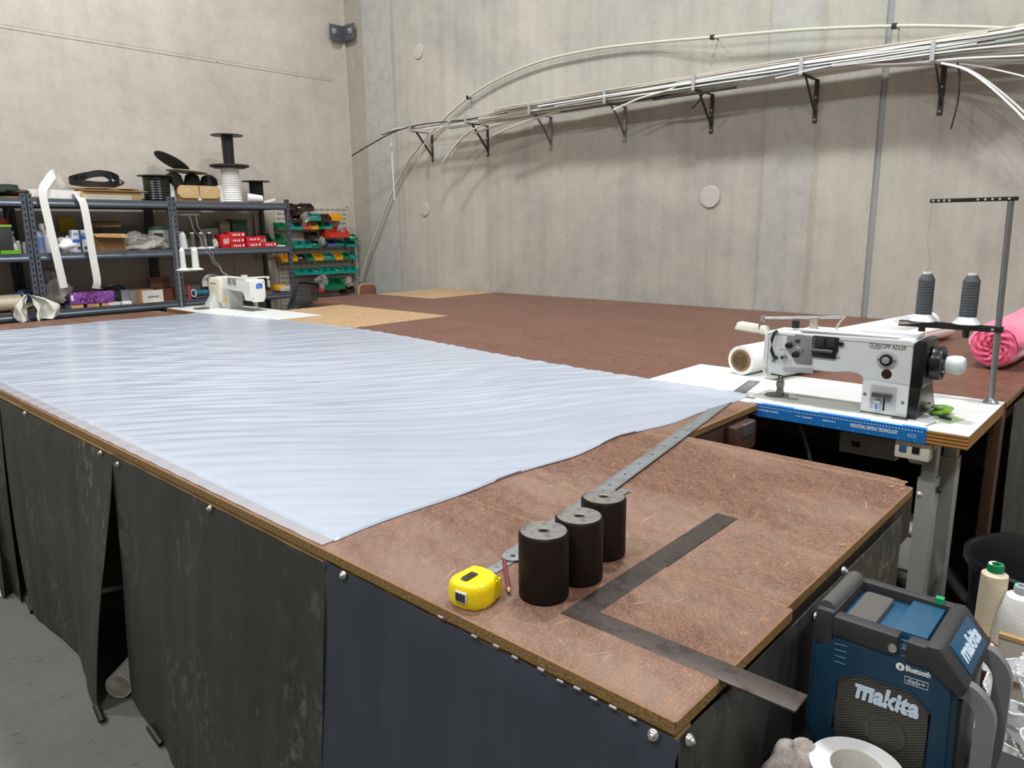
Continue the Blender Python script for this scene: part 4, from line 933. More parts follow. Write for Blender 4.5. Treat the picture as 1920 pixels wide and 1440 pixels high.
# cardboard pile with black zip coil
p = base(207, 0, 6.95); t = thing('cardboard_carton', 'flattened cardboard carton showing white edging, under torn sheets', 'carton', p)
MB().box(p + V((.0, 0, .04)), (.5, .38, .07)).build('body', M_CARD2, t, bevel=.003); MB().box(p + V((-.04, -.192, .03)), (.4, .004, .04)).build('white_edging', P('#ddd6c6', .8), t)
MB().box(p + V((.03, -.02, .085)), (.54, .40, .012), None).build('lid_flap', M_CARDD, t, bevel=.002)
rnd = random.Random(3)
def tear(pc, rx, ry, z, seed, mat, label):
    rr = random.Random(seed); poly = [(pc.x + rx * math.cos(a) * rr.uniform(.75, 1.1), pc.y + ry * math.sin(a) * rr.uniform(.75, 1.1)) for a in [2 * PI * i / 14 for i in range(14)]]
    return one('cardboard_sheet', label, 'cardboard', MB().prism(poly, z, z + .006, 'z'), mat, V((pc.x, pc.y, z)), 'torn cardboard sheets', smooth=0)
tear(p + V((-.02, 0, 0)), .27, .2, z0 + .089, 4, M_CARD, 'torn brown cardboard sheet lying on the carton')
tear(p + V((0, -.02, 0)), .3, .2, z0 + .1, 6, M_CARD2, 'wider pale torn cardboard sheet under the black zip coil')
c = base(193, 0, 6.95) + V((0, 0, .188)); pts = []
for k in range(90):
    a = k / 89 * 2 * PI * 2.6; r = .15 + .035 * math.sin(a * .7); pts.append(c + V((r * 1.15 * math.cos(a), r * .75 * math.sin(a), .055 * math.sin(a + .4) + .012 * math.sin(2 * a) + .0)))
zt = thing('zip_coil', 'loose coil of black zip tape on the cardboard pile', 'zip coil', c - V((0, 0, .07)))
MB().tube(pts, .002, ry=.028, upv=(0, 0, 1)).build('coil', M_BLK, zt)
MB().tube(spline([c + V((.16, -.05, .03)), c + V((.2, -.1, -.02)), c + V((.12, -.16, -.06)), c + V((.0, -.18, -.075))], 6), .014, ry=.002).build('tail', M_BLK, zt)
# spools
flange_spool('wide spool of glossy black piping with a dark flange', base(306, 0, 6.93) + V((0, 0, .006)), .165, .24, .118, P('#1d1d1f', .3), P('#3a3936', .5), bottom=False)
p = base(260, 0, 7.05) + V((0, 0, .006)); one('wire_bundle', 'small tangled dark wire bundle behind the black piping spool', 'wire', blob(p + V((0, 0, .045)), (.06, .05, .045), 12, .5, zmin=p.z), P('#2f332e', .7), p, smooth=50)
# carton with cut corners, tapes behind
p = base(381, 0, 6.84) + V((0, 0, .006)); t = thing('carton', 'open tan carton with cut corners and a diamond window', 'carton', p); W_, H_ = .43, .155
MB().box(p + V((0, .06, .0525)), (W_ - .02, .16, .105)).build('tray', M_CARDD, t)
for sgn in (-1, 1):
    poly = [(p.x + sgn * .004, p.z + .05), (p.x + sgn * .03, p.z + .035), (p.x + sgn * (W_ / 2 - .04), p.z + .035), (p.x + sgn * W_ / 2, p.z + .075), (p.x + sgn * W_ / 2, p.z + .12), (p.x + sgn * (W_ / 2 - .03), p.z + H_), (p.x + sgn * .004, p.z + H_)]
    MB().prism(poly, p.y - .03, p.y - .024, 'y').build('flap', M_CARD2, t, smooth=0)
MB().prism([(p.x - .03, p.z + .036), (p.x, p.z + .01), (p.x + .03, p.z + .036), (p.x, p.z + .062)], p.y - .023, p.y - .02, 'y').build('diamond', M_WHT, t, smooth=0)
sm = MB(); rnd = random.Random(9)
for cx in (-.13, .09):
    for k in range(9): sm.box(p + V((cx + rnd.uniform(-.035, .045), -.0315, .115 + rnd.uniform(-.02, .02))), (.012, .001, .006))
sm.build('sticker_remains', M_WHT, t, smooth=0)
for dx, lb in ((-.25, 'white cord cone at the left of the cut-corner carton'), (.25, 'white cord cone at the right of the cut-corner carton')):
    cone('cord_cone', lb, 'cord cone', p + V((dx, .06, 0)), .055, .038, .17, TW, 'cord cones by the carton')
bl = P('#161618', .85, var=.1)
for k, (dx, dz, r, lb) in enumerate(((-.14, .0, .1, 'black webbing roll slumped over the carton, widest of the heap'), (.03, .0, .088, 'black webbing roll in the middle of the heap'), (.19, -.01, .1, 'black webbing roll sliding off toward the white rope cone'))):
    q = p + V((dx, .2, .0)); one('webbing_roll', lb, 'webbing roll', MB().lat(q + V((0, 0, 0)), q + V((.02 * k, 0, .3)), ((r * .9, 0), (r, .03), (r * .95, .16), (r * .72, .26 + dz), (r * .25, .29 + dz), (0, .28 + dz)), 28), bl, q, 'black webbing heap')
q = p + V((-.02, .2, .31)); t = thing('reel_disc', 'black cardboard reel disc tipped up on the webbing heap', 'reel disc', q, 'discs on the black webbing')
Mx = Matrix.Translation(q + V((-.12, 0, .07))) @ Matrix.Rotation(.55, 4, 'Y')
MB().lathe(((.0, 0), (.17, .0), (.175, .006), (.17, .014), (0, .014)), 32, Mx).build('disc', P('#242320', .8), t)
q2 = p + V((.0, .2, .295)); t = thing('reel_disc', 'pale cardboard reel disc lying across the webbing heap', 'reel disc', q2, 'discs on the black webbing')
MB().lathe(((.0, 0), (.19, .0), (.19, .006), (0, .006)), 32, Matrix.Translation(q2) @ Matrix.Rotation(.08, 4, 'Y')).build('disc', P('#bcae96', .8), t)
# white rope cone with black spool on it
p = base(443, 0, 6.86) + V((0, 0, .006)); hh = .335
rp = [(.09, 0)] + [(lerp(.098, .085, k / 30) + (.004 if k % 2 else -.002), .004 + hh * k / 30) for k in range(31)] + [(.04, hh + .004)]
one('rope_cone', 'tall cone of white rope under the wide black flange', 'rope cone', MB().lathe(rp, 32, Matrix.Translation(p)), P('#f0efec', .8, var=.05), p, smooth=20)
t = flange_spool('empty black plastic spool standing on the white rope cone', p + V((0, 0, hh + .004)), .155, .32, .055, P('#1c1c1d', .35), P('#2a2a28', .45), name='empty_spool')
MB().lathe(((.13, -.0), (.19, .004), (.19, .022), (.12, .03)), 36, Matrix.Translation(p + V((0, 0, hh + .012)))).build('lower_rim', P('#202020', .5), t)
flange_spool('small black cord spool under a wide dark flange near the white roll', base(489, 0, 7.02) + V((0, 0, .006)), .145, .235, .07, P('#18181a', .8), P('#2d2b28', .5), bottom=False)
p = base(470, 0, 6.83) + V((0, 0, .055)); t = thing('cord_roll', 'white cord cone lying on its side on the shelf edge', 'cord cone', p - V((0, 0, .05)))
prof = [(.04, 0)] + [(lerp(.05, .036, k / 14) + (.002 if k % 2 else -.001), .003 + .155 * k / 14) for k in range(15)] + [(.015, .16)]
MB().lat(p, p + V((.16, -.03, -.008)), prof, 22).build('cord', P('#e9e7e2', .8), t, smooth=20); q = p + V((.157, -.029, -.008)); MB().cyl(q, q + V((.006, -.001, 0)), .018, seg=14).build('core', M_CARD2, t)
a, b = base(500, 0, 6.78) + V((0, 0, .012)), base(521, 0, 6.76) + V((0, 0, .045))
one('plastic_offcut', 'short white plastic offcut at the end of the top shelf', 'offcut', MB().tube([a, a.lerp(b, .5), b], .02, ry=.01), M_WHT, a)
# --- middle deck
def bottle(label, px, zi, yy, r, h, mat, capm, caph=.03, capr=.4, lab=None, nm='bottle', group=None, taper=False):
    p = base(px, zi, yy); t = thing(nm, label, 'bottle', p, group); Mx = Matrix.Translation(p); b_ = h - caph
    MB().lathe(((r * .92, 0), (r, .006), (r, b_ * .8), (r * .8, b_ * .93), (r * capr, b_), (0, b_)), 22, Mx).build('body', mat, t)
    MB().lathe(((r * capr * 1.05, b_ - .002), (r * capr * (.35 if taper else 1.0), h), (0, h)), 18, Mx).build('cap', capm, t)
    if lab: MB().lathe(((r * 1.01, b_ * .15), (r * 1.01, b_ * .72)), 22, Mx).build('label_band', lab, t)
    return t
bottle('white glue bottle with blue label and pointed blue cap', 70, 1, 6.79, .057, .26, P('#b9c3dd', .4), P('#2743b5', .4), .07, .36, P('#7c93d6', .5), taper=True)
bottle('cream bottle with printed label and white cap behind the blue one', 82, 1, 6.87, .05, .25, P('#d9cfc0', .45), M_WHT, .045, .45, P('#cbb9a5', .6))
t = bottle('small white bottle with vertical black lettering', 92, 1, 6.76, .036, .19, P('#e6e6e4', .4), M_WHT, .03, .5)
q = ABS[t.name]; text('CEDAR', .03, M_BLK, t, q + V((.012, -.0355, .075)), (0, 0, 1), (-1, 0, 0), bold=.0008, wid=.10)
bottle('slim amber tube standing next to the shelf post', 59, 1, 6.77, .018, .125, P('#c98a1d', .4), P('#d9991f', .4), .02, .8)
bottle('round jar with red and amber lid in the left bay', 10, 1, 6.95, .06, .29, P('#c8811e', .35), P('#a01f1c', .4), .09, .85)
bottle('clear jar of small fittings in the left bay', 17, 1, 6.82, .05, .19, M_BAG, P('#9fa7a3', .4), .02, .9)
t = box_thing('green_case', 'bright green topped black case at the end of the shelf', 'case', 3, 1, 6.8, .12, .2, .22, P('#2b2d2c', .5)); q = ABS[t.name]
MB().box(q + V((0, 0, .23)), (.13, .21, .02)).build('lid', P('#6fae2c', .4), t, bevel=.003); MB().box(q + V((0.03, -.01, .02)), (.14, .21, .03)).build('foot_band', P('#63a32b', .4), t)
for k, (px, yy, r, h, c) in enumerate(((27, 6.78, .022, .09, '#c9c8b8'), (34, 6.80, .02, .11, '#a9b49a'), (47, 6.80, .02, .1, '#d6d6cf'))):
    bottle(('tiny pale vial beside the clear jar', 'tiny greenish vial beside the shelf post', 'tiny white vial wedged between the shelf posts')[k], px, 1, yy, r, h, P(c, .4), M_WHT, .015, .7, nm='vial')
p = at_y(126, 421, YB - .02); one('yellow_card', 'square yellow card fixed at the back of the shelf', 'card', MB().box(p, (.135, .004, .13)), P('#c9b012', .6), p)
p = base(127, 1, 6.8); one('cloth', 'crumpled white rag between bottle and paint cartons', 'cloth', blob(p + V((0, 0, .055)), (.085, .06, .06), 15, .5, 22, 16, zmin=p.z + .002), P('#e4e4e2', .9), p, smooth=60)
p = base(133, 1, 7.0); one('cloth', 'dark reddish rag behind the white rag', 'cloth', blob(p + V((0, 0, .06)), (.1, .07, .07), 17, .4, zmin=p.z + .002), P('#4a3330', .9), p, smooth=60)
for k, (px, lb) in enumerate(((143, 'white carton with blue band next to the white rag'), (156, 'white carton with blue print behind the webbing tail'))):
    t = box_thing('carton', lb, 'carton', px, 1, 6.80, .072, .08, .195, P('#dfe6ec', .5)); q = ABS[t.name]
    MB().box(q + V((0, -.0405, .1 + .03 * k)), (.074, .002, .03)).build('blue_band', P('#3d6fb8', .5), t, smooth=0); MB().box(q + V((0.01, -.0408, .04)), (.03, .0012, .025)).build('print', P('#3f4f66', .5), t, smooth=0)
    MB().box(q + V((0, -.0406, .16)), (.05, .0015, .02)).build('print', P('#8aa9cf', .5), t, smooth=0)
p = base(203, 1, 6.86); t = thing('carton', 'open brown cardboard box with raised flaps', 'carton', p); Mx = Matrix.Translation(p) @ Matrix.Rotation(-.25, 4, 'Z')
cb = MB(); cb.box((0, .1, .08), (.26, .006, .16), Mx); cb.box((0, -.1, .07), (.26, .006, .14), Mx); cb.box((-.13, 0, .08), (.006, .2, .16), Mx); cb.box((.13, 0, .08), (.006, .2, .16), Mx); cb.box((0, 0, .004), (.26, .2, .006), Mx); cb.build('body', M_CARDD, t)
cb = MB(); cb.add([(-.13, -.1, .16), (.13, -.1, .155), (.15, -.2, .12), (-.1, -.19, .13)], [(0, 1, 2, 3)], Mx); cb.add([(-.13, -.1, .163), (.13, -.1, .158), (.15, -.2, .123), (-.1, -.19, .133)], [(0, 1, 2, 3)], Mx); cb.build('flap', M_CARD, t, smooth=0)
cb = MB(); cb.box((0, .16, .2), (.25, .13, .004), Mx @ Matrix.Rotation(.4, 4, 'X')); cb.build('flap', M_CARDD, t)
pr = MB()
for k in range(8): pr.box((-.08 + .024 * k, -.151, .1445), (.012, .03, .001), Mx)
pr.build('print', P('#5d4527', .8), t, smooth=0)
p = base(263, 1, 6.83); one('plastic_bag', 'crumpled clear plastic bag full of small parts', 'plastic bag', blob(p + V((0, 0, .06)), (.235, .1, .09), 23, .4, 34, 20, zmin=p.z + .002, freq=5, fold=.012), M_BAG, p, smooth=25)
one('parts_heap', 'pale heap of parts inside the clear plastic bag', 'parts', blob(p + V((.02, .01, .045)), (.2, .075, .05), 29, .4, 24, 14, zmin=p.z + .003), P('#a79f92', .8), p, smooth=50)
p = base(300, 1, 6.95); t = thing('bucket', 'white plastic bucket with dark green lid', 'bucket', p)
MB().lathe(((.085, 0), (.1, .2), (.0, .2)), 30, Matrix.Translation(p)).build('body', P('#cfd2cc', .4), t); MB().lathe(((.106, .19), (.106, .22), (0, .224)), 30, Matrix.Translation(p)).build('lid', P('#2f5a45', .45), t)
MB().lathe(((.098, .05), (.1, .16)), 10, Matrix.Translation(p), -2.4, -1.6).build('label_patch', P('#3a3430', .5), t); MB().lathe(((.0975, .06), (.099, .1)), 6, Matrix.Translation(p), -2.0, -1.6).build('red_mark', P('#9c2a2a', .5), t)
p = at_y(225, 425, YB - .05); one('back_panel', 'grey offcut board leaning at the back of the middle shelf', 'board', MB().box((p.x, YB - .05, SH[1] + .12), (.34, .012, .235)), P('#8f8a82', .7), (p.x, YB - .05, SH[1]))
# right bay
cone('thread_cone', 'white thread cone at the left end of the right bay', 'thread cone', base(343, 1, 6.80), .045, .032, .17, TW, 'threads on the middle shelf')
for k, (px, m, lb) in enumerate(((362, threadmat('#5c5852'), 'grey-brown thread spool nearest the white cone'), (378, threadmat('#4e4b46'), 'grey-brown thread spool in the middle of three'), (394, TK, 'black thread spool beside the red boxes'))):
    p = base(px, 1, 6.80); t = thing('thread_spool', lb, 'thread spool', p, 'threads on the middle shelf')
    MB().lathe(((.052, 0), (.05, .006), (.03, .022), (.02, .024)), 26, Matrix.Translation(p)).build('foot', P('#c9c9c4', .4), t)
    MB().lathe([(.02, .022)] + [(.024 + (.0012 if j % 2 else 0), .024 + .125 * j / 16) for j in range(17)] + [(.01, .15)], 22, Matrix.Translation(p)).build('thread', m, t, smooth=20)
    MB().lathe(((.02, .149), (.02, .163), (0, .163)), 18, Matrix.Translation(p)).build('cap', M_WHT, t)
    q = p + V((.045, .03, 0)); 
red = P('#cc1f2b', .45, var=.06)
def redbox(px, zoff, yy, w_, d_, h_, rz, lb):
    p = base(px, 1, yy); p.z += zoff; t = thing('red_box', lb, 'box', p, 'small red boxes')
    Mx = Matrix.Translation(p) @ Matrix.Rotation(rz, 4, 'Z'); MB().box((0, 0, h_ / 2), (w_, d_, h_), Mx).build('carton', red, t, bevel=.002)
    m = MB()
    for k in range(4): m.box((-w_ * .25 + k * w_ * .13, -d_ / 2 - .001, h_ * .5), (w_ * .07, .001, h_ * (.42 if k % 2 else .3)), Mx)
    m.box((w_ * .36, -d_ / 2 - .001, h_ * .55), (w_ * .12, .001, h_ * .4), Mx); m.build('print', M_WHT, t, smooth=0); return t
yy = 6.82
redbox(417, 0, yy, .085, .13, .14, .1, 'red box standing on its end left of the pile')
redbox(441, 0, yy, .165, .12, .048, .0, 'bottom red box of the three-high pile'); redbox(440, .05, yy, .165, .12, .053, .03, 'second red box of the three-high pile'); redbox(441, .105, yy, .175, .12, .056, -.03, 'topmost red box of the three-high pile')
redbox(472, 0, yy - .01, .16, .12, .058, 0, 'lower red box of the two-high pile'); redbox(471, .06, yy, .155, .12, .05, 0, 'upper red box of the two-high pile'); redbox(500, 0, yy - .02, .165, .12, .055, .04, 'single red box lying at the end of the row')
redbox(486, .0, yy + .14, .12, .1, .12, 0, 'red box half hidden behind the two-high pile')
box_thing('carton', 'beige carton behind the red boxes', 'carton', 421, 1, 7.05, .11, .1, .27, P('#8a7d68', .7)); box_thing('carton', 'low grey carton behind the thread spools', 'carton', 393, 1, 7.08, .17, .1, .2, P('#9a948a', .7))
box_thing('tool_case', 'dark green plastic case on the parts behind the red boxes', 'case', 447, 1, 7.06, .17, .14, .29, P('#1e4a38', .5))
p = base(525, 1, 6.8); one('strip_pack', 'flat pack of pale strips at the end of the middle shelf', 'strips', MB().box(p + V((0, 0, .012)), (.1, .05, .02)), P('#cfd2c4', .5), p)
p = base(403, 1, 6.8); one('bead_bag', 'small clear bag of pale beads beside the black spool', 'plastic bag', blob(p + V((0, 0, .04)), (.03, .04, .045), 31, .4, zmin=p.z + .002), P('#b9b6a2', .5), p, smooth=50)
# --- bottom deck
zb = SH[2]
p = base(10, 2, 6.85) + V((0, 0, .085)); t = thing('string_spool', 'spool of cream string lying on its side', 'spool', p - V((0, 0, .085)))
MB().lat(p - V((.14, 0, 0)), p + V((.06, 0, 0)), [(.03, .0)] + [(.062 + .004 * (k % 2), .01 + .18 * k / 14) for k in range(15)] + [(.03, .2)], 26).build('string', P('#d8cbb4', .9, var=.2, vs=60), t, smooth=15)
for x in (-.145, .06): MB().lat(p + V((x, 0, 0)), p + V((x + .01, 0, 0)), ((.085, 0), (.085, .008), (0, .008)), 30).build('flange', P('#8b93a3', .5), t)
p = base(30, 2, 6.93); one('tool_pouch', 'dark blue tool pouch behind the string spool', 'pouch', blob(p + V((.02, 0, .075)), (.13, .1, .09), 41, .35, zmin=p.z), P('#1f3a66', .7), p, smooth=50)
p = base(32, 2, 6.8); one('cloth', 'tan rag on the bottom shelf beside the string spool', 'cloth', blob(p + V((0, 0, .03)), (.1, .07, .035), 43, .3, zmin=p.z), P('#8f7c66', .9), p, smooth=50)
p = base(88, 2, 6.87); one('plastic_bag', 'puffy grey translucent bag behind the shelf post', 'plastic bag', blob(p + V((0, .02, .14)), (.13, .1, .15), 45, .35, 26, 18, zmin=p.z, freq=4), P('#8e8981', .45, var=.2, vs=14), p, smooth=40)
p = base(112, 2, 6.84); one('cable_tangle', 'tangle of dark blue cables beside the purple box', 'cable', blob(p + V((0, 0, .05)), (.07, .06, .06), 47, .6, 22, 14, zmin=p.z, fold=.08), P('#2a3947', .6, var=.5, vs=60), p, smooth=25)
# purple box on timber offcuts
p = base(155, 2, 6.83); 
for k, (dx, lb) in enumerate(((-.13, 'pale timber offcut under one end of the purple box'), (.0, 'pale timber offcut under the middle of the purple box'), (.12, 'pale timber offcut under the far end of the purple box'))):
    one('timber_offcut', lb, 'timber', MB().box(p + V((dx, 0, .016)), (.1, .16, .03)), M_PINE, p + V((dx, 0, 0)), 'offcuts under the purple box', bevel=.002)
def purple():
    n = NT('purple_swirl'); vo = n.n('TexVoronoi', feature='F1'); vo.inputs['Scale'].default_value = 24; n.lk(n.co(), vo.inputs['Vector'])
    w_ = n.math('SINE', n.math('MULTIPLY', vo.outputs['Distance'], 22.)); n.col(n.ramp(w_, ((.35, '#6f2a86'), (.6, '#7f3697'), (.85, '#c48fd0')))); n.set(Roughness=.4); return n.m
pq = p + V((0, 0, .032)); t = thing('tissue_box', 'purple swirl-patterned box with a white end tag', 'box', pq)
MB().box(pq + V((0, 0, .052)), (.36, .17, .1)).build('carton', purple(), t, bevel=.003); MB().box(pq + V((-.165, -.0855, .06)), (.02, .002, .05)).build('tag', M_WHT, t)
p = base(197, 2, 6.9); t = thing('tool_bag', 'black soft tool bag behind the purple box', 'bag', p)
blob(p + V((0, .02, .08)), (.15, .09, .085), 51, .25, zmin=p.z).build('body', P('#26282b', .7), t, smooth=50); MB().tube(spline([p + V((-.14, -.04, .11)), p + V((-.06, -.08, .17)), p + V((.05, -.08, .175)), p + V((.12, -.04, .12))], 6), .012, 8).build('handle', M_BLK, t)
MB().lathe(((.02, 0), (.024, .01), (.0, .022)), 14, Matrix.Translation(p + V((-.1, -.06, .15)))).build('buckle', M_CHR, t)
box_thing('carton', 'flat white carton in front of the black tool bag', 'carton', 199, 2, 6.78, .1, .07, .03, P('#cfcdc6', .6)); box_thing('charger', 'grey charger block standing on the bottom shelf', 'charger', 222, 2, 6.84, .07, .06, .13, P('#7d8085', .5)); box_thing('carton', 'small white carton below the grey charger', 'carton', 223, 2, 6.77, .085, .06, .03, M_WHT)
p = base(238, 2, 6.86); one('jar', 'clear round jar beside the white wooden box', 'jar', MB().lathe(((.05, 0), (.055, .01), (.055, .1), (.035, .12), (0, .12)), 22, Matrix.Translation(p)), M_BAG, p)
def openbox(label, px, yy, w_, d_, h_, mat, inner, lid=False, rz=0., front=None):
    p = base(px, 2, yy); t = thing('wooden_box', label, 'box', p); Mx = Matrix.Translation(p) @ Matrix.Rotation(rz, 4, 'Z'); e = .01
    fm = front or mat
    MB().box((0, -d_ / 2, h_ / 2), (w_, e, h_), Mx).build('front', fm, t); MB().box((0, d_ / 2, h_ / 2), (w_, e, h_), Mx).build('back', mat, t)
    for sgn in (-1, 1): MB().box((sgn * (w_ / 2 - e / 2), 0, h_ / 2), (e, d_ - e, h_), Mx).build('side', mat, t)
    MB().box((0, 0, .006), (w_ - e, d_ - e, .01), Mx).build('floor', inner, t)
    if lid: MB().box((0, d_ / 2 + .008, h_ + .055), (w_, .012, .115), Mx @ Matrix.Rotation(-.12, 4, 'X')).build('lid', mat, t)
    return t, Mx
t, Mx = openbox('pale open wooden box with white front and a small printed mark', 267, 6.84, .2, .17, .115, M_PINE, M_PINE, front=P('#e0ddd4', .5), rz=.12)
q = Mx @ V((0, -.0915, .055)); pm_ = MB(); rr_ = random.Random(4)
for k in range(11): pm_.box((-.048 + k * .0096, -.0905, .055 + rr_.uniform(-.002, .002)), (.0062, .0012, .022 if k in (0, 10) else rr_.choice((.012, .016))), Mx)
pm_.build('printed_mark', P('#2d5673', .5), t, smooth=0)
openbox('dark brown wooden box with its lid propped open', 301, 6.88, .2, .16, .12, P('#5c3423', .5, var=.2), M_DKWD, True)
# circular saw
p = base(388, 2, 6.93); t = thing('circular_saw', 'circular saw with silver blade guard on the bottom shelf', 'circular saw', p); c = p + V((0, -.02, .12))
MB().lat(c + V((0, .03, 0)), c - V((0, .03, 0)), ((.10, 0), (.115, .01), (.115, .05), (.10, .06), (.03, .06)), 36).build('blade_guard', P('#8a8c8d', .4, .6), t)
MB().lat(c - V((0, .032, .01)), c - V((0, .038, .01)), ((.085, 0), (.085, .002), (0, .002)), 36).build('blade', P('#37383a', .35, .7), t); MB().cyl(c - V((0, .03, .0)), c - V((0, .055, 0)), .02, seg=16).build('arbor', M_STEEL, t)
MB().box(p + V((0, -.05, .006)), (.28, .13, .006)).build('base_plate', M_STEEL, t); MB().tube(spline([c + V((.07, .06, .06)), c + V((.15, .06, .06)), c + V((.2, .05, -.02)), c + V((.15, .04, -.06))], 5), .02, 10).build('handle', P('#1f5064', .5), t)
MB().box(c + V((.02, .09, .0)), (.1, .1, .09)).build('motor', P('#24586b', .5), t, bevel=.012); MB().box(c + V((-.10, -.06, .02)), (.05, .03, .06)).build('label_plate', M_WHT, t)
p = base(363, 2, 6.80); t = thing('drill', 'teal cordless drill lying behind the thread stand', 'drill', p)
MB().cyl(p + V((-.06, 0, .05)), p + V((.09, 0, .05)), .034, seg=18).build('body', P('#1e5f72', .45), t); MB().cyl(p + V((.09, 0, .05)), p + V((.13, 0, .05)), .02, .012, 14).build('chuck', M_BLK, t); MB().box(p + V((-.03, 0, .02)), (.05, .05, .04)).build('grip', M_BLK, t, bevel=.008)
p = base(397, 2, 6.79); t = thing('tape_measure', 'small yellow tape measure on the cluttered bottom shelf', 'tape measure', p); MB().box(p + V((0, 0, .04)), (.045, .05, .07)).build('case', ya, t, bevel=.01); MB().box(p + V((.01, -.026, .035)), (.025, .003, .03)).build('face', M_BLK, t)
p = base(378, 2, 6.77); t = thing('hook_tool', 'dark steel hook tool with loose cord on the shelf edge', 'hand tool', p); MB().tube(spline([p + V((-.09, 0, .012)), p + V((0, -.02, .02)), p + V((.1, 0, .014)), p + V((.16, .01, .03))], 6), .008, 8).build('bar', P('#4d3b33', .5), t)
MB().tube(spline([p + V((-.12, .02, .03)), p + V((-.08, .0, .008)), p + V((-.02, .03, .015)), p + V((.05, .04, .05))], 6), .004, 6).build('cord', P('#d6d2c6', .7), t)
p = base(345, 2, 6.77); t = thing('tube_clamp', 'pink-red tube end with white ring by the shelf post', 'tube', p); MB().cyl(p, p + V((0, 0, .14)), .016, seg=14).build('tube', P('#b8455c', .5), t); MB().tube([p + V((.04 + .024 * math.cos(a), -.02, .06 + .035 * math.sin(a))) for a in [2 * PI * k / 16 for k in range(17)]], .005, 6).build('ring', M_WHT, t)
p = base(412, 2, 6.85); one('grinder', 'teal angle grinder half hidden behind the far sewing machine', 'power tool', MB().lat(p + V((-.05, 0, .05)), p + V((.12, 0, .06)), ((.02, 0), (.04, .01), (.038, .1), (.05, .12), (.05, .16), (.03, .17)), 20), P('#20596b', .45), p)
p = base(528, 2, 6.8); t = thing('multimeter', 'flat grey and yellow device at the end of the bottom shelf', 'device', p); MB().box(p + V((.0, 0, .035)), (.17, .12, .05)).build('body', P('#b7bab8', .45), t, bevel=.012); MB().box(p + V((-.06, .02, .05)), (.12, .14, .06)).build('yellow_shell', P('#d69a1c', .45), t, bevel=.012)
p = base(505, 2, 6.78); one('screwdriver', 'dark blue handled screwdriver by the grey device', 'screwdriver', MB().lat(p + V((0, 0, .015)), p + V((.14, .02, .015)), ((.01, 0), (.015, .01), (.012, .08), (.004, .085), (.003, .14)), 14), P('#1f2f6e', .4), p)
# white rag hung on the post
p = at_y(50, 580, YF - .03); t = thing('cloth', 'white rag tied around the shelf posts above the table edge', 'cloth', V((p.x, YF - .03, T - .12)))
def rag(sgn, seed):
    ow = V((.16 if sgn > 0 else -.05, 0, .02))
    top = at_y(52 if sgn > 0 else 48, 552, YF - .05); lo = at_y(102 if sgn > 0 else 33, 590 if sgn > 0 else 600, YF - .06); mid = at_y(68 if sgn > 0 else 58, 605, YF - .06)
    def fn(u, v):
        b = mid.lerp(lo, u); q = top.lerp(b, v) + ow * (u * math.sin(PI * v * .8) * .55); o = .03 * math.sin(u * 9 + seed + v * 2) * (.2 + v) + .008 * math.sin(u * 23 + v * 7)
        return q + V((sgn * .02 * math.sin(v * PI) + .006 * math.sin(v * 14 + u * 5), -o - .015, .012 * math.sin(u * 7) * v))
    return MB().grid(fn, 22, 22, (0, .004, 0)).build('drape', P('#dfdcd2', .9, var=.12, vs=14), t, smooth=50)
rag(1, .3); rag(-1, 1.7)
# ---------------------------------------------------------------- louvre panels and bins on the left wall
pm = P('#b9b2a6', .55, var=.06); YP = YW - .018
lv = None
def panel(x0, x1, z0_, z1, label):
    global lv
    t = thing('louvre_panel', label, 'panel', ((x0 + x1) / 2, YP, z0_), 'louvred steel wall panels')
    MB().bb((x0, YP, z0_), (x1, YW - .002, z1)).build('backplate', pm, t, bevel=.002)
    if lv is None:
        m = MB(); m.add([(-.029, 0, .008), (.029, 0, .008), (.029, -.007, -.006), (-.029, -.007, -.006), (-.029, -.0005, .008), (.029, -.0005, -.007), (-.029, 0, -.007), (.029, 0, -.007)], [(0, 1, 2, 3), (3, 2, 7, 6), (0, 3, 6), (1, 7, 2)]); m.v = [q + ABS[t.name] for q in m.v]; lv = m.build('louvre', P('#8f897e', .5, .2), t, smooth=0); first = True
    nx = int((x1 - x0) / .077); nz = int((z1 - z0_) / .052)
    for i in range(nx):
        for j in range(nz):
            q = V((x0 + .048 + i * .077, YP, z0_ + .03 + j * .052))
            if i == 0 and j == 0 and lv.parent == t and lv.location.length < 1e-6: lv.location = q - ABS[t.name]
            else: shared(lv, t, q)
    for cx in (x0 + .012, x1 - .012):
        MB().cyl((cx, YP, z1 - .02), (cx, YP - .005, z1 - .02), .006, seg=10).build('screw', M_DKST, t)
panel(4.21, 4.70, T - .38, T + .95, 'beige louvred wall panel next to the room corner'); panel(3.715, 4.205, T - .38, T + .94, 'beige louvred wall panel half hidden behind the shelving')
p = at_y(510, 425, YB - .02); one('hanging_sheet', 'grey plastic sheet hanging behind the end of the shelving', 'sheet', MB().grid(lambda u, v: V((lerp(3.45, 3.68, u), YP - .012 - .006 * math.sin(u * 7 + v * 3) , lerp(T + .86, T + .32 + .05 * u, v))), 10, 10, (0, .003, 0)), P('#a8a093', .5), V((3.56, YP - .01, T + .35)))
BC = {'t': '#159a8c', 'g': '#0d7a4c', 'y': '#e0a21a', 'r': '#d23a2c', 'b': '#3a2723', 'p': '#5661a8', 'o': '#dd5b45'}
CN = {'t': 'teal', 'g': 'green', 'y': 'yellow', 'r': 'red', 'b': 'dark brown', 'p': 'violet-blue', 'o': 'coral red'}
bcache = {}
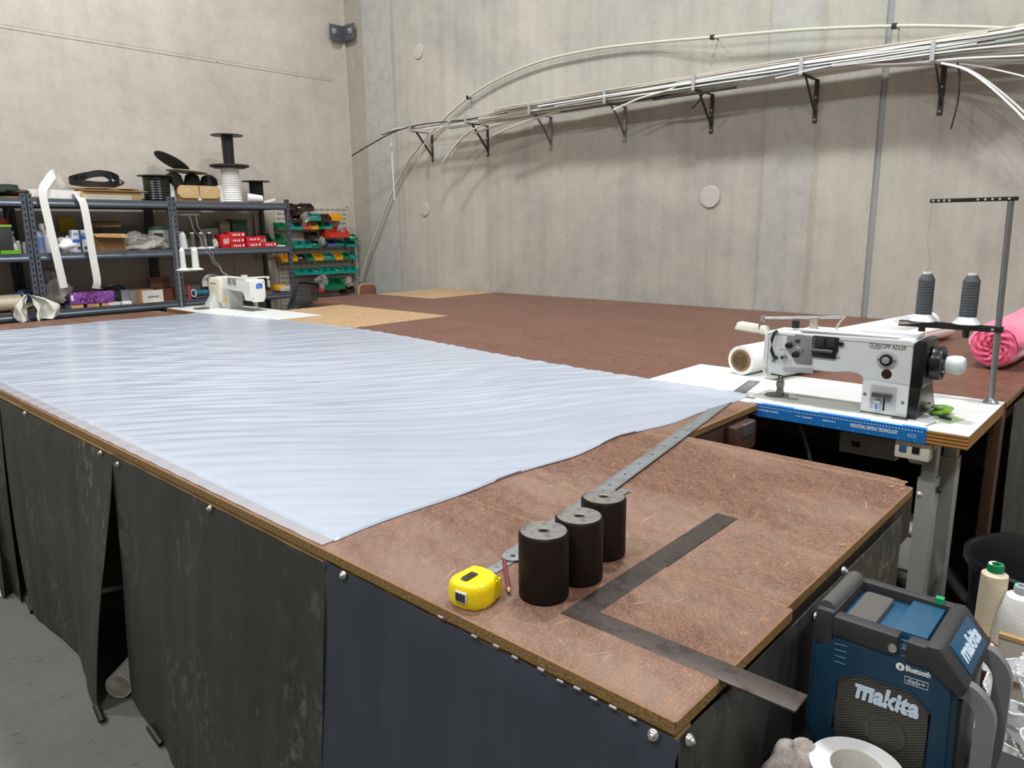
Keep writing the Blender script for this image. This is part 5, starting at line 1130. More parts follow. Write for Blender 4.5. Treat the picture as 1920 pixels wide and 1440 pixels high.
def bin_mesh(w_, d_, h_, c):
    key = (round(w_, 3), round(h_, 3), c)
    if key in bcache: return bcache[key]
    e = .004; x = w_ / 2; m = MB()
    # outer and inner walls of an open-fronted hopper bin; front is -y
    prof = [(-d_, 0), (0, 0), (0, h_), (-d_ * .55, h_), (-d_ * .98, h_ * .48), (-d_ * 1.02, h_ * .42)]
    for sgn in (-1, 1): m.prism(prof, sgn * x - e / 2, sgn * x + e / 2, 'x')
    m.box((0, -d_ / 2, e / 2), (w_, d_, e)); m.box((0, -e / 2, h_ / 2), (w_, e, h_))
    m.hexa([(-x, -d_, 0), (x, -d_, 0), (x, -d_ + e, 0), (-x, -d_ + e, 0)], [(-x, -d_ * 1.02, h_ * .42), (x, -d_ * 1.02, h_ * .42), (x, -d_ * 1.02 + e, h_ * .42), (-x, -d_ * 1.02 + e, h_ * .42)])
    m.hexa([(-x - .003, -d_ * 1.03, h_ * .40), (x + .003, -d_ * 1.03, h_ * .40), (x + .003, -d_ * .97, h_ * .40), (-x - .003, -d_ * .97, h_ * .40)], [(-x - .003, -d_ * 1.03, h_ * .46), (x + .003, -d_ * 1.03, h_ * .46), (x + .003, -d_ * .97, h_ * .46), (-x - .003, -d_ * .97, h_ * .46)])
    m.box((0, -d_ * .28, h_ - .003), (w_ + .006, d_ * .56, .006)) if False else None
    bcache[key] = (m.v, m.f, m.mi); return bcache[key]
def zx(X_): return 480 + X_ / 6
def zy(Y_): return 360 + Y_ / 6
rows = {  # zoomed survey of the panel: left, right, top, bottom of each bin's front and its colour
 'in the top row': [(470, 555, 135, 215, 'b'), (555, 650, 130, 215, 'b'), (385, 440, 130, 205, 'b')],
 'in the second row': [(445, 530, 175, 255, 'b'), (595, 730, 245, 322, 't'), (740, 848, 247, 325, 'b'), (850, 978, 242, 322, 'y')],
 'level with the large red': [(425, 525, 268, 345, 'b'), (255, 338, 348, 425, 'g'), (345, 432, 347, 422, 't'), (436, 526, 347, 422, 't'), (532, 618, 345, 422, 'o'), (622, 705, 342, 422, 'y'), (765, 860, 345, 420, 't'), (705, 768, 350, 420, 'g')],
 'above the third row': [(612, 706, 450, 530, 'b'), (1058, 1140, 476, 550, 'g'), (825, 1050, 392, 515, 'r'), (180, 335, 470, 578, 'g'), (92, 178, 475, 575, 'g')],
 'in the third row': [(350, 428, 552, 630, 'g'), (432, 546, 552, 632, 't'), (550, 637, 552, 630, 't'), (640, 732, 550, 630, 'g'), (742, 802, 552, 630, 'b'), (804, 905, 540, 615, 'p'), (907, 985, 548, 612, 't'), (1015, 1136, 548, 618, 't')],
 'in the fourth row': [(290, 385, 705, 790, 'y'), (388, 472, 700, 782, 'y'), (476, 570, 700, 785, 'b'), (572, 655, 695, 775, 'g'), (660, 762, 692, 772, 'y'), (768, 890, 692, 765, 't'), (893, 980, 688, 765, 'y'), (984, 1060, 688, 755, 'g'), (1062, 1138, 688, 752, 't')],
 'in the fifth row': [(445, 570, 865, 940, 't'), (573, 660, 862, 935, 't'), (662, 742, 860, 930, 't'), (748, 828, 858, 930, 't'), (830, 906, 850, 925, 't'), (908, 988, 845, 918, 't'), (990, 1066, 842, 915, 't'), (1068, 1144, 838, 912, 't')],
 'hung lowest': [(682, 816, 1010, 1132, 'r'), (802, 1012, 985, 1105, 'g'), (1012, 1112, 1035, 1145, 'b')],
}
from collections import Counter
bino = 0
for row, L_ in rows.items():
    cnt = Counter(c for *_, c in L_); seen = Counter(); L_ = sorted(L_, key=lambda b: b[0])
    for j, (x0, x1, y0_, y1, c) in enumerate(L_):
        big = (x1 - x0) > 140; d_ = .2 if big else .13
        a = at_y(zx(x0), zy(y1), YP - d_); b = at_y(zx(x1), zy(y1), YP - d_); tp_ = at_y(zx(x0), zy(y0_), YP - d_ * .6)
        w_ = max(.06, (b.x - a.x) * .97); h_ = max(.06, min(.16, (tp_.z - a.z))); w_ = round(w_ / .008) * .008; h_ = round(h_ / .01) * .01
        p = V(((a.x + b.x) / 2, YP - .004, a.z))
        vs, fs, mi = bin_mesh(w_, d_, h_, c); key = (w_, h_, c, 'me')
        if key not in bcache:
            m = MB(); m.v, m.f, m.mi = list(vs), list(fs), list(mi); o = m.build('storage_bin', P(BC[c], .38, var=.06), None, (0, 0, 0), smooth=0); bcache[key] = o.data
        else:
            o = bpy.data.objects.new('storage_bin', bcache[key]); col.objects.link(o)
        o.location = p; seen[c] += 1
        size = 'large ' if big else 'small '; nb = ''
        if cnt[c] > 1:
            prv = CN[L_[j-1][4]] if j else None; nxt = CN[L_[j+1][4]] if j + 1 < len(L_) else None
            if prv and nxt: nb = ', between %s and %s' % (prv, nxt)
            elif nxt: nb = ', shelving end, beside %s' % nxt
            else: nb = ', corner end, beside %s' % prv
        tag(o, size + CN[c] + ' bin ' + row + nb, 'storage bin', 'plastic bins on the louvre panels'); bino += 1
        # what shows inside some bins
        if (j * 7 + bino) % 3 == 0 and not big:
            q = p + V((0, -d_ * .6, h_ * .35)); one('small_parts', 'parts in the ' + CN[c] + ' bin ' + row + nb, 'parts', blob(q, (w_ * .4, d_ * .35, h_ * .2), bino, .5, 10, 8), P(('#c9ccd0', '#8b8f95', '#d8d8d2')[bino % 3], .4), q, 'loose parts in bins', smooth=40)
for k, (X_, Y_, s) in enumerate(((545, 290, 1), (740, 560, .9), (740, 1010, 1.4), (960, 430, .9), (1040, 1015, .9))):
    p = at_y(zx(X_), zy(Y_), YP - .12); one('plastic_bag', ('clear plastic bag hanging below the brown bins', 'clear plastic bag hanging beside the violet-blue bin', 'clear plastic bag heaped on the lowest red bin', 'clear plastic bag poking out of the large red bin', 'clear plastic bag beside the lowest brown bin')[k], 'plastic bag', blob(p, (.05 * s, .04, .06 * s), 60 + k, .45, 16, 12, fold=.06), M_BAG, p, smooth=25)
# ---------------------------------------------------------------- sewing table and machine at the far end
s2 = thing('sewing_table', 'white laminate sewing table set into the far end of the tables', 'table', (2.2, 5.3, 0))
sewtop(s2, 1.93, 2.455, 4.54, 6.12, z=T + .001)
for x in (1.98, 2.35):
    for y in (4.75, 5.95): MB().bb((x, y, 0), (x + .05, y + .05, T - .045)).build('leg', M_LEG, s2)
MB().bb((1.93, 6.12, T - .045), (2.455, 6.135, T + .001)).build('edge_strip', M_PINE, s2)
m2 = thing('sewing_machine', 'cream and white sewing machine at the far end with a blue emblem', 'sewing machine', (2.3, 5.5, T))
cream = P('#e3dcc6', .4, var=.04); wh = P('#e4e6e3', .4, var=.04); gy = P('#b9bcb6', .4, var=.05)
Z = T + .001; mx = 2.30
MB().prism([(5.245, Z + .255), (5.235, Z + .24), (5.235, Z + .10), (5.25, Z + .085), (5.33, Z + .085), (5.345, Z + .13), (5.37, Z + .155), (5.62, Z + .165), (5.64, Z + .15), (5.64, Z + .003), (5.84, Z + .003), (5.84, Z + .24), (5.82, Z + .27), (5.3, Z + .262)], mx - .06, mx + .06, 'x').build('arm', wh, m2, bevel=.01)
MB().prism([(mx - .07, Z + .25), (mx - .062, Z + .26), (mx + .062, Z + .26), (mx + .07, Z + .25), (mx + .07, Z + .12), (mx + .05, Z + .075), (mx - .04, Z + .075), (mx - .062, Z + .12)], 5.215, 5.25, 'y').build('face_plate', wh, m2, bevel=.008)
MB().bb((mx - .062, 5.60, Z), (mx + .065, 5.7, Z + .17)).build('column', gy, m2, bevel=.008)
MB().prism([(mx - .085, Z + .26), (mx + .085, Z + .26), (mx + .09, Z + .2), (mx + .085, Z + .04), (mx + .05, Z + .02), (mx - .05, Z + .02), (mx - .09, Z + .06), (mx - .095, Z + .2)], 5.70, 5.90, 'y').build('end_cover', cream, m2, bevel=.018)
MB().hexa([(mx - .18, 5.74, Z), (mx - .18, 5.86, Z), (mx - .06, 5.86, Z), (mx - .06, 5.74, Z)], [(mx - .1, 5.78, Z + .13), (mx - .1, 5.84, Z + .13), (mx - .06, 5.84, Z + .13), (mx - .06, 5.78, Z + .13)]).build('motor_stand', gy, m2, bevel=.004)
MB().bb((mx - .27, 5.74, Z), (mx - .17, 5.84, Z + .012)).build('hinge_foot', P('#5e5a50', .5, .4), m2, bevel=.003)
MB().bb((mx - .06, 5.25, Z), (mx + .09, 5.62, Z + .003)).build('bed_plate', P('#a9a9a4', .35, .5), m2)
for dx, r, zt_ in ((.0, .004, .03), (.014, .005, .02), (-.015, .003, .035)): MB().cyl((mx + dx, 5.265, Z + .08), (mx + dx, 5.265, Z + zt_), r, seg=10).build('needle_bar', M_CHR, m2)
MB().box((mx + .004, 5.262, Z + .012), (.05, .03, .018)).build('presser_foot', M_STEEL, m2, bevel=.003)
MB().cyl((mx, 5.42, Z + .262), (mx, 5.42, Z + .29), .028, seg=18).build('top_knob', P('#c9c8bc', .3), m2)
MB().tube([(mx - .065, 5.58, Z + .268), (mx - .066, 5.3, Z + .272), (mx + .09, 5.23, Z + .276), (mx + .11, 5.235, Z + .26)], .007, 8).build('thread_rail', P('#d5d2c2', .4), m2)
for yv in (5.55, 5.47): MB().box((mx - .068, yv, Z + .235), (.02, .03, .05)).build('tension_unit', P('#9a978a', .4, .4), m2, bevel=.003)
MB().lathe(((.012, -.012), (.015, 0), (.012, .012)), 12, Matrix.Translation((mx + .11, 5.235, Z + .27))).build('guide_knob', P('#c9c8bc', .3), m2); MB().box((mx + .11, 5.23, Z + .22), (.02, .02, .06)).build('lever', P('#bdbbb0', .35, .4), m2, bevel=.003)
for dx, dz in ((.055, .24), (-.045, .105)): MB().cyl((mx + dx, 5.216, Z + dz), (mx + dx, 5.212, Z + dz), .004, seg=8).build('screw', M_DKST, m2)
text('\u00d8', .055, P('#1d62c4', .4, var=0), m2, (mx + .008, 5.2125, Z + .205), (1, 0, 0), (0, 0, 1), bold=.0022, name='emblem', ext=.001); text('I', .05, P('#1d62c4', .4, var=0), m2, (mx + .036, 5.2125, Z + .205), (1, 0, 0), (0, 0, 1), bold=.003, name='emblem', ext=.001)
MB().bb((mx - .064, 5.63, Z + .05), (mx - .0615, 5.67, Z + .09)).build('warning_label', P('#d8b23a', .5), m2, smooth=0)
MB().bb((mx - .094, 5.75, Z + .205), (mx - .092, 5.85, Z + .215)).build('maker_mark', P('#6d6f66', .5), m2, smooth=0)
# thread stand of the far machine
b0 = V((2.03, 6.06, T)); tsl = thing('thread_stand', 'thin steel thread stand with wire arms behind the far machine', 'thread stand', b0)
MB().cyl(b0, b0 + V((0, 0, .80)), .011, seg=14).build('pole', M_STEEL, tsl); MB().cyl(b0, b0 + V((0, 0, .012)), .03, seg=18).build('base_flange', M_STEEL, tsl)
zt_ = T + .80
MB().bb((b0.x - .01, b0.y - .16, zt_ - .012), (b0.x + .012, b0.y + .01, zt_)).bb((b0.x - .01, b0.y - .16, zt_ - .012), (b0.x + .16, b0.y - .15, zt_)).build('top_arm', M_STEEL, tsl)
sa = at_y(350, 507, b0.y); zc = sa.z
MB().bb((b0.x - .01, b0.y - .02, zc - .012), (b0.x + .17, b0.y, zc)).build('spool_arm', M_STEEL, tsl, bevel=.002)
pr = MB(); pr.cyl((b0.x + .05, b0.y - .01, zt_ - .15), (b0.x - .0, b0.y - .01, zt_ - .15), .005, seg=8); pr.cyl((b0.x + .01, b0.y - .01, zc + .02), (b0.x + .17, b0.y - .01, zc + .02), .004, seg=8); pr.build('cross_wire', M_STEEL, tsl)
for k, dx in enumerate((.045, .155)):
    MB().lathe(((0, 0), (.06, .0), (.066, .006), (.03, .022), (0, .026)), 28, Matrix.Translation((b0.x + dx, b0.y - .01, zc))).build('cone_seat', M_WHT, tsl)
    cone('thread_cone', ('half-wound white thread cone on the far thread stand', 'full white thread cone on the far thread stand')[k], 'thread cone', V((b0.x + dx, b0.y - .01, zc + .024)), .03 if k else .024, .026 if k else .021, .175, TW if k else P('#d9dadb', .5, var=.25, vs=40), 'white cones on the far thread stand')
for k, (s0, mid) in enumerate((((.06, -.15), 0), ((.12, -.15), .02))):
    q0 = V((b0.x + s0[0], b0.y + s0[1], zt_)); q1 = V((mx - .066, 5.58, Z + .275)); pts = []
    for j in range(15):
        t_ = j / 14; q = q0.lerp(q1, t_); q.z -= .10 * math.sin(PI * t_) * .7; q.x += .010 * math.sin(j * 1.9 + k); pts.append(q)
    MB().tube(spline(pts, 3), .0022, 5).build('thread', P('#8d8a84', .6), tsl)
# ---------------------------------------------------------------- chairs
def panelgrid(fn, n=10, th=(0, .01, 0)): return MB().grid(fn, n, n, th)
def meshmat():
    n = NT('mesh_fabric'); n.col('#26262a'); n.set(Roughness=.7)
    ck = n.n('TexChecker'); ck.inputs['Scale'].default_value = 260; n.lk(n.co(), ck.inputs[0])
    tr = n.n('BsdfTransparent'); mxs = n.n('MixShader'); n.lk(n.math('MULTIPLY_ADD', ck.outputs['Fac'], .35, .62), mxs.inputs[0]); n.lk(tr.outputs[0], mxs.inputs[1]); n.lk(n.b.outputs[0], mxs.inputs[2]); n.lk(mxs.outputs[0], n.out.inputs[0]); return n.m
c = V((2.86, 5.62, 0)); t = thing('office_chair', 'black mesh-backed swivel chair at the far sewing machine', 'chair', c)
tl = [at_y(px, py, 5.6) for px, py in ((536, 590), (560, 530), (594, 533), (578, 600))]
cn = [V((p_.x, 5.6, p_.z)) for p_ in tl]; lo_ = T - .33
outl = spline([V((cn[0].x - .04, 5.52, lo_)), V((cn[0].x - .01, 5.53, T - .1)), cn[0], cn[1] + V((-.03, 0, -.03)), cn[1] + V((.01, 0, .005)), cn[2] + V((-.03, 0, .012)), cn[2], cn[2] + V((-.0, 0, -.06)), V((cn[3].x + .02, 5.58, cn[3].z)), V((cn[3].x - .04, 5.53, lo_))], 4)
MB().tube(outl + [outl[0]], .014, 8).build('back_frame', M_BLK, t)
ctr = sum(outl, V((0, 0, 0))) / len(outl); m = MB(); m.add([ctr] + outl, [(0, i + 1, i + 2) for i in range(len(outl) - 1)] + [(0, len(outl), 1)]); m.build('back_mesh', meshmat(), t, smooth=60)
MB().tube(spline([V((2.9, 5.75, .48)), V((2.88, 5.68, .6)), V((2.88, 5.58, .75))], 5), .025, 8).build('back_stem', M_BLK, t)
m = MB(); m.prism([(2.62, 5.42), (3.0, 5.42), (3.06, 5.6), (3.0, 5.9), (2.66, 5.9), (2.6, 5.6)], .43, .5, 'z'); m.build('seat', P('#222226', .85), t, bevel=.02)
MB().cyl((2.84, 5.66, .1), (2.84, 5.66, .44), .03, seg=14).build('gas_lift', M_DKST, t)
for k in range(5):
    a = 2 * PI * k / 5 + .3; e = V((2.84 + .25 * math.cos(a), 5.66 + .25 * math.sin(a), .075)); MB().tube([V((2.84, 5.66, .12)), e], [.025, .016], 8, ry=[.02, .014]).build('base_spoke', M_BLK, t)
    MB().lat(e - V((.0, .012, .04)), e + V((0, .012, -.04)), ((.03, 0), (.034, .004), (.034, .02), (.03, .024)), 16).build('castor', M_BLK, t)
c = V((4.22, 6.32, 0)); t = thing('chair', 'wooden chair with brown upholstered back behind the wall table', 'chair', c)
p0, p1, p2 = at_y(671, 556, 6.3), at_y(674, 534, 6.3), at_y(703, 533, 6.3); p3 = at_y(710, 556, 6.3)
poly = [(p0.x, T - .3), (p1.x, p1.z - .02), (p1.x + .03, p1.z), (p2.x - .03, p2.z), (p2.x, p2.z - .02), (p3.x, T - .3)]
MB().prism(poly, 6.29, 6.33, 'y').build('backrest', P('#7a4f40', .8, var=.25, vs=40), t, bevel=.006)
MB().tube([V((a, 6.31, b)) for a, b in poly], .012, 6).build('back_edge', P('#a5825f', .6), t)
MB().bb((p0.x, 6.3, .43), (p3.x, 6.72, .48)).build('seat', P('#7a4f40', .8, var=.2), t, bevel=.01)
for x in (p0.x + .02, p3.x - .05):
    for y in (6.3, 6.66): MB().bb((x, y, 0), (x + .035, y + .035, .66 if y < 6.5 else .43)).build('leg', M_DKWD, t)
# ---------------------------------------------------------------- corner by the table end
ZS = T - .262                      # top of the stool the radio stands on
t = thing('stool', 'dark square stool under the blue radio', 'stool', (.40, -.26, 0))
MB().bb((.16, -.47, ZS - .03), (.63, -.035, ZS)).build('seat', P('#2b2a29', .7), t, bevel=.005)
for x in (.19, .57):
    for y in (-.44, -.09): MB().bb((x, y, 0), (x + .035, y + .035, ZS - .03)).build('leg', M_BLK, t)
# radio
XR = .372; XD = .535
rd = thing('radio', 'blue and black jobsite radio beside the table corner', 'radio', (.45, -.16, ZS))
RB = P('#103449', .42, var=.05, vs=60); RBL = P('#1a4a68', .4, var=.06, vs=60); RBK = P('#2b2b2d', .55, var=.1, vs=90, bump=.15, bs=500); RGY = P('#6e7175', .45, var=.04)
def fr(px, py, x=XR): q = at_x(px, py, x); return (q.y, q.z)
body = [fr(1523, 1200), fr(1573, 1181), fr(1741, 1231), fr(1798, 1285), (fr(1786, 1432)[0], ZS + .03), (-.235, ZS), (-.075, ZS), (fr(1507, 1354)[0], ZS + .08)]
MB().prism(body, XR, XD, 'x').build('body', RB, rd, bevel=.006)
# inset front panel
cy_, cz_ = sum(a for a, b in body) / 8, sum(b for a, b in body) / 8
MB().prism([(lerp(cy_, a, .93), lerp(cz_, b, .93)) for a, b in body], XR - .004, XR + .001, 'x').build('front_panel', RB, rd, bevel=.003)
gr = [fr(1573, 1272), fr(1608, 1261), fr(1710, 1295), fr(1745, 1335), fr(1734, 1432), (fr(1700, 1440)[0], ZS + .02), (fr(1600, 1440)[0], ZS + .02), fr(1563, 1361)]
def grillemat():
    n = NT('speaker_mesh'); vo = n.n('TexVoronoi', feature='F1'); vo.inputs['Scale'].default_value = 240; vo.inputs['Randomness'].default_value = 0.; n.lk(n.co((0.01, 1, 1.0), (.5, 0, 0)), vo.inputs['Vector'])
    n.col(n.ramp(vo.outputs['Distance'], ((.36, '#0e0e10'), (.5, '#5a564e')))); n.set(Roughness=.5, Metallic=.2); n.bump(vo.outputs['Distance'], .6, .002); return n.m
GM_ = grillemat()
def grill(u, v):
    return None
gy_, gz_ = sum(a for a, b in gr) / 8, sum(b for a, b in gr) / 8
MB().prism(gr, XR - .0055, XR - .003, 'x').build('grille', GM_, rd, smooth=0)
MB().tube([V((XR - .0055, a, b)) for a, b in gr + [gr[0]]], .0018, 6).build('grille_rim', P('#0e2437', .5), rd)
q = at_x(1660, 1362, XR - .0055); MB().tube([q + V((0, .027 * math.cos(a), -.012 + .027 * math.sin(a))) for a in [2 * PI * k / 32 for k in range(33)]], .0035, 6, ry=.0012, upv=(1, 0, 0)).build('cone_ring', P('#45433f', .5, .3), rd) 
wt2 = P('#c3d2e2', .35, var=0)
dy = (fr(1718, 1330)[0] - fr(1603, 1290)[0]); q = at_x(1661, 1310, XR - .0062)
sl = V((0, fr(1718, 1330)[0] - fr(1603, 1290)[0], fr(1718, 1330)[1] - fr(1603, 1290)[1])).normalized()
text('makita', .042, wt2, rd, q + V((0, 0, -.002)), sl, (0, 0, 1), bold=.0016, shear=.18, wid=abs(dy) * 1.03, ext=.001, name='logo')
q1, q2 = at_x(1604, 1284, XR - .0065), at_x(1640, 1296, XR - .0065); MB().tube([q1, q2], .0025, ry=.001, upv=(1, 0, 0)).build('logo', wt2, rd); q1, q2 = at_x(1680, 1327, XR - .0065), at_x(1722, 1339, XR - .0065); MB().tube([q1, q2], .0012, ry=.001, upv=(1, 0, 0)).build('logo', wt2, rd)
q = at_x(1721, 1260, XR - .0045); text('Bluetooth', .0125, M_WHT, rd, q, sl, (0, 0, 1), bold=.0003, wid=.034); q = at_x(1688, 1250, XR - .0042)
MB().lat(q, q - V((.001, 0, 0)), ((.0062, 0), (.0062, .0008), (0, .0008)), 22).build('bluetooth_badge', M_WHT, rd)
bt = MB(); q = q - V((.0012, 0, 0)); g = .0036
bt.tube([q + V((0, .5 * g, -.5 * g)), q + V((0, -.5 * g, .5 * g)), q + V((0, 0, g)), q + V((0, 0, -g)), q + V((0, -.5 * g, -.5 * g)), q + V((0, .5 * g, .5 * g))], .0004, 4); bt.build('bluetooth_rune', RB, rd)
q = at_x(1718, 1281, XR - .0045); bx = frame(q, sl, (0, 0, 1)); rim = []
for k in range(24):
    a = 2 * PI * k / 24; rim.append(bx @ V((max(-.016, min(.016, .024 * math.cos(a))), max(-.0058, min(.0058, .009 * math.sin(a))), 0)))
MB().tube(rim + [rim[0]], .0006, 5).build('dab_badge', P('#aab4be', .4, var=0), rd); text('dab+', .0105, P('#aab4be', .4, var=0), rd, q, sl, (0, 0, 1), bold=.0002, wid=.026)
hv = MB()
for k in range(4): 
    a_, b_ = at_x(1564 + k * .5, 1206 + k * 11, XR - .004), at_x(1588 - k, 1212 + k * 11.5, XR - .004); hv.tube([a_, b_], .0006, 4)
hv.build('moulded_lettering', P('#2a5f88', .4), rd)
# black rails and bumpers on top
zt1 = fr(1573, 1181)[1]; zt2 = fr(1741, 1231)[1]; yl = fr(1540, 1190)[0]; yr = fr(1745, 1235)[0]; zt_ = (zt1 + zt2) / 2
MB().bb((XR + .018, yr + .0, zt_ - .012), (XD - .01, yl - .01, zt_ + .006)).build('top_deck', RBL, rd, bevel=.003)
ym = lerp(yl, yr, .46)
MB().bb((XR + .025, ym, zt_ + .004), (XD - .03, yl - .028, zt_ + .016)).build('top_pad', P('#55534f', .85, bump=.4, bs=700), rd, bevel=.008)
MB().bb((XR + .025, yr + .012, zt_ + .004), (XD - .02, lerp(yl, yr, .62), zt_ + .018)).build('battery_lid', RBL, rd, bevel=.003)
MB().bb((XR - .008, lerp(yl, yr, .72), zt_ - .012), (XR + .02, yl - .018, zt_ + .022)).build('front_rail', RBK, rd, bevel=.006)
MB().bb((XR - .008, yr - .01, zt_ - .014), (XR + .02, lerp(yl, yr, .79), zt_ + .02)).build('front_rail', RBK, rd, bevel=.006)
MB().bb((XD - .018, yr - .015, zt_ - .012), (XD + .004, yl - .012, zt_ + .024)).build('rear_rail', RBK, rd, bevel=.006)
q = V((XR - .008, lerp(yl, yr, .68), zt_ + .002)); MB().lat(q, q - V((.01, 0, 0)), ((.0068, 0), (.0068, .002), (.003, .003), (0, .002)), 18).build('rail_bolt', M_CHR, rd)
MB().bb((XR - .004, yl - .02, zt_ - .04), (XD, yl + .012, zt_ + .026)).build('corner_bumper', RBK, rd, bevel=.010)
MB().cyl((XR + .01, yl - .002, zt_ + .022), (XD - .012, yl - .002, zt_ + .022), .014, seg=16).build('carry_grip', P('#4c4b4a', .7), rd)
MB().prism([(yr + .008, zt_ + .024), (yr - .012, zt_ + .026), (fr(1800, 1285)[0] - .012, fr(1800, 1285)[1] + .002), (fr(1800, 1285)[0] - .004, fr(1800, 1285)[1] - .018), (yr + .0, zt_ - .012)], XR - .01, XD + .004, 'x').build('corner_bumper', RBK, rd, bevel=.006)
# slanted badge on the corner
e1_, e2_ = V((0, yr - .012, zt_ + .026)), V((0, fr(1800, 1285)[0] - .012, fr(1800, 1285)[1] + .002)); sd = (e2_ - e1_).normalized(); nn = V((0, sd.z, -sd.y)) * (1 if sd.z < 0 else -1); nn = V((0, -abs(sd.z), abs(sd.y)))
ce = e1_.lerp(e2_, .52) + V(((XR + XD) / 2, 0, 0)); bx = frame(ce + nn * .0005, (1, 0, 0), -sd)
MB().box((0, 0, 0), (.115, (e2_ - e1_).length * .74, .004), bx).build('badge_plate', RBL, rd, bevel=.001)
text('makita', .034, wt2, rd, ce + nn * .0031, (1, 0, 0), -sd, bold=.0012, shear=.18, wid=.098, ext=.0006, name='logo')
# grey side handles
for xa in (XR + .012, XD - .02):
    y0h, z0h = fr(1800, 1285)
    hp = spline([V((xa, y0h + .012, z0h - .012)), V((xa, y0h - .014, z0h - .012)), V((xa, y0h - .034, z0h - .038)), V((xa, y0h - .036, z0h - .085)), V((xa, y0h - .034, ZS + .055)), V((xa, y0h - .012, ZS + .018))], 5)
    MB().tube(hp, .0125, ry=.0085, upv=(1, 0, 0)).build('side_handle', RGY, rd, smooth=50)
MB().bb((XR + .01, fr(1790, 1330)[0] - .008, ZS + .02), (XD - .01, fr(1790, 1330)[0] + .012, zt_ - .055)).build('side_panel', M_BLK, rd, bevel=.004)
for y in (-.06, -.24): MB().bb((XR + .02, y - .015, ZS - .0), (XD - .02, y + .015, ZS + .006)).build('foot', M_RUB, rd)
q = V((XD - .01, yr + .03, zt_ + .022)); MB().bb(q + V((-.008, -.012, 0)), q + V((.004, .0, .01))).build('green_tag', P('#13925a', .5), rd)
# tape rolls and fleece offcut in front of the radio
c0 = at_z(1596, 1412, ZS + .098); c0 = V((.288, -.158, 0))
for k in range(2):
    p = V((c0.x + .006 * k - .003, c0.y - .004 + .01 * k, ZS + .0485 * k)); t = thing('tape_roll', ('lower roll of white double-sided tape in front of the radio', 'upper roll of white double-sided tape in front of the radio')[k], 'tape roll', p, 'white tape rolls')
    MB().lathe(((.042, 0), (.068, 0), (.068, .048), (.042, .048), (.042, 0)), 48, Matrix.Translation(p)).build('tape', P('#e6e6e4', .35, var=.05), t)
    MB().lathe(((.038, 0), (.0422, 0), (.0422, .0482), (.038, .0482), (.038, 0)), 48, Matrix.Translation(p)).build('core', P('#c6b496', .7) if k == 0 else P('#e2dfd8', .6), t)
p = V((.30, -.072, ZS)); n_ = NT('sheepskin'); n_.col(n_.ramp(n_.noise(120, 4, .7), ((.3, '#8d7f75'), (.7, '#b9aba1')))); n_.set(Roughness=1., Sheen_Weight=.5); n_.bump(n_.noise(180, 4, .7), .9, .006)
o = one('fleece_pad', 'fluffy grey-beige fleece pad tucked beside the tape rolls', 'fleece pad', blob(p + V((-.045, .004, .05)), (.066, .042, .058), 71, .14, 40, 28, zmin=ZS + .001, fold=.012), n_.m, p, smooth=60)
# box with curled white strips
bx0, bx1, by0, by1, hb = .74, 1.13, -.70, -.215, .60
t = thing('cardboard_box', 'open cardboard box full of curled white zip strips', 'cardboard box', ((bx0 + bx1) / 2, (by0 + by1) / 2, 0))
for a, b in (((bx0, by0, 0), (bx0 + .006, by1, hb - .06)), ((bx1 - .006, by0, 0), (bx1, by1, hb + .06)), ((bx0, by0, 0), (bx1, by0 + .006, hb)), ((bx0, by1 - .006, 0), (bx1, by1, hb - .05))): MB().bb(a, b).build('side', P('#b7afa2', .8), t)
MB().bb((bx0, by0, 0), (bx1, by1, .006)).build('bottom', M_CARD, t); MB().bb((bx1 - .010, by0, hb + .055), (bx1 + .004, by1, hb + .064)).build('rim', M_CARD, t)
rnd = random.Random(77); zw = P('#eeeef0', .45, var=.03)
for k in range(26):
    cx, cy, cz = rnd.uniform(bx0 + .07, bx1 - .08), rnd.uniform(by0 + .1, by1 - .05), hb - .10 + .007 * k
    R0 = rnd.uniform(.05, .10); a0 = rnd.uniform(0, 6.3); sp = rnd.uniform(.8, 1.5) * rnd.choice((-1, 1)); tl_ = rnd.uniform(-.6, .6); pts = []
    for j in range(26):
        a = a0 + sp * j / 25 * 4.2; r = R0 * (1 + .25 * math.sin(j * .4))
        pts.append(V((min(bx1 - .02, max(bx0 + .012, cx + r * math.cos(a))), min(by1 - .012, max(by0 + .012, cy + r * 1.2 * math.sin(a))), max(.2, cz + tl_ * r * math.sin(a + k) + .018 * math.sin(j * .5 + k)))))
    up_ = V((rnd.uniform(-.5, .5), rnd.uniform(-.5, .5), 1)).normalized(); c_ = sum(pts, V((0, 0, 0))) / 26
    s_ = thing('zip_strip', 'curled white zip strip with toothed edge in the cardboard box', 'zip strip', c_, 'curled zip strips')
    MB().tube(pts, .0009, ry=.013, upv=up_).build('band', zw, s_, smooth=60)
    tm = MB(); q_ = spline(pts, 3)
    for j in range(1, len(q_) - 1, 1):
        d_ = (q_[j+1] - q_[j-1]).normalized(); sd_ = d_.cross(up_).normalized(); uu = sd_.cross(d_); tm.box(q_[j] + uu * .015, (.0035, .0035, .004))
    tm.build('teeth', zw, s_, smooth=0)
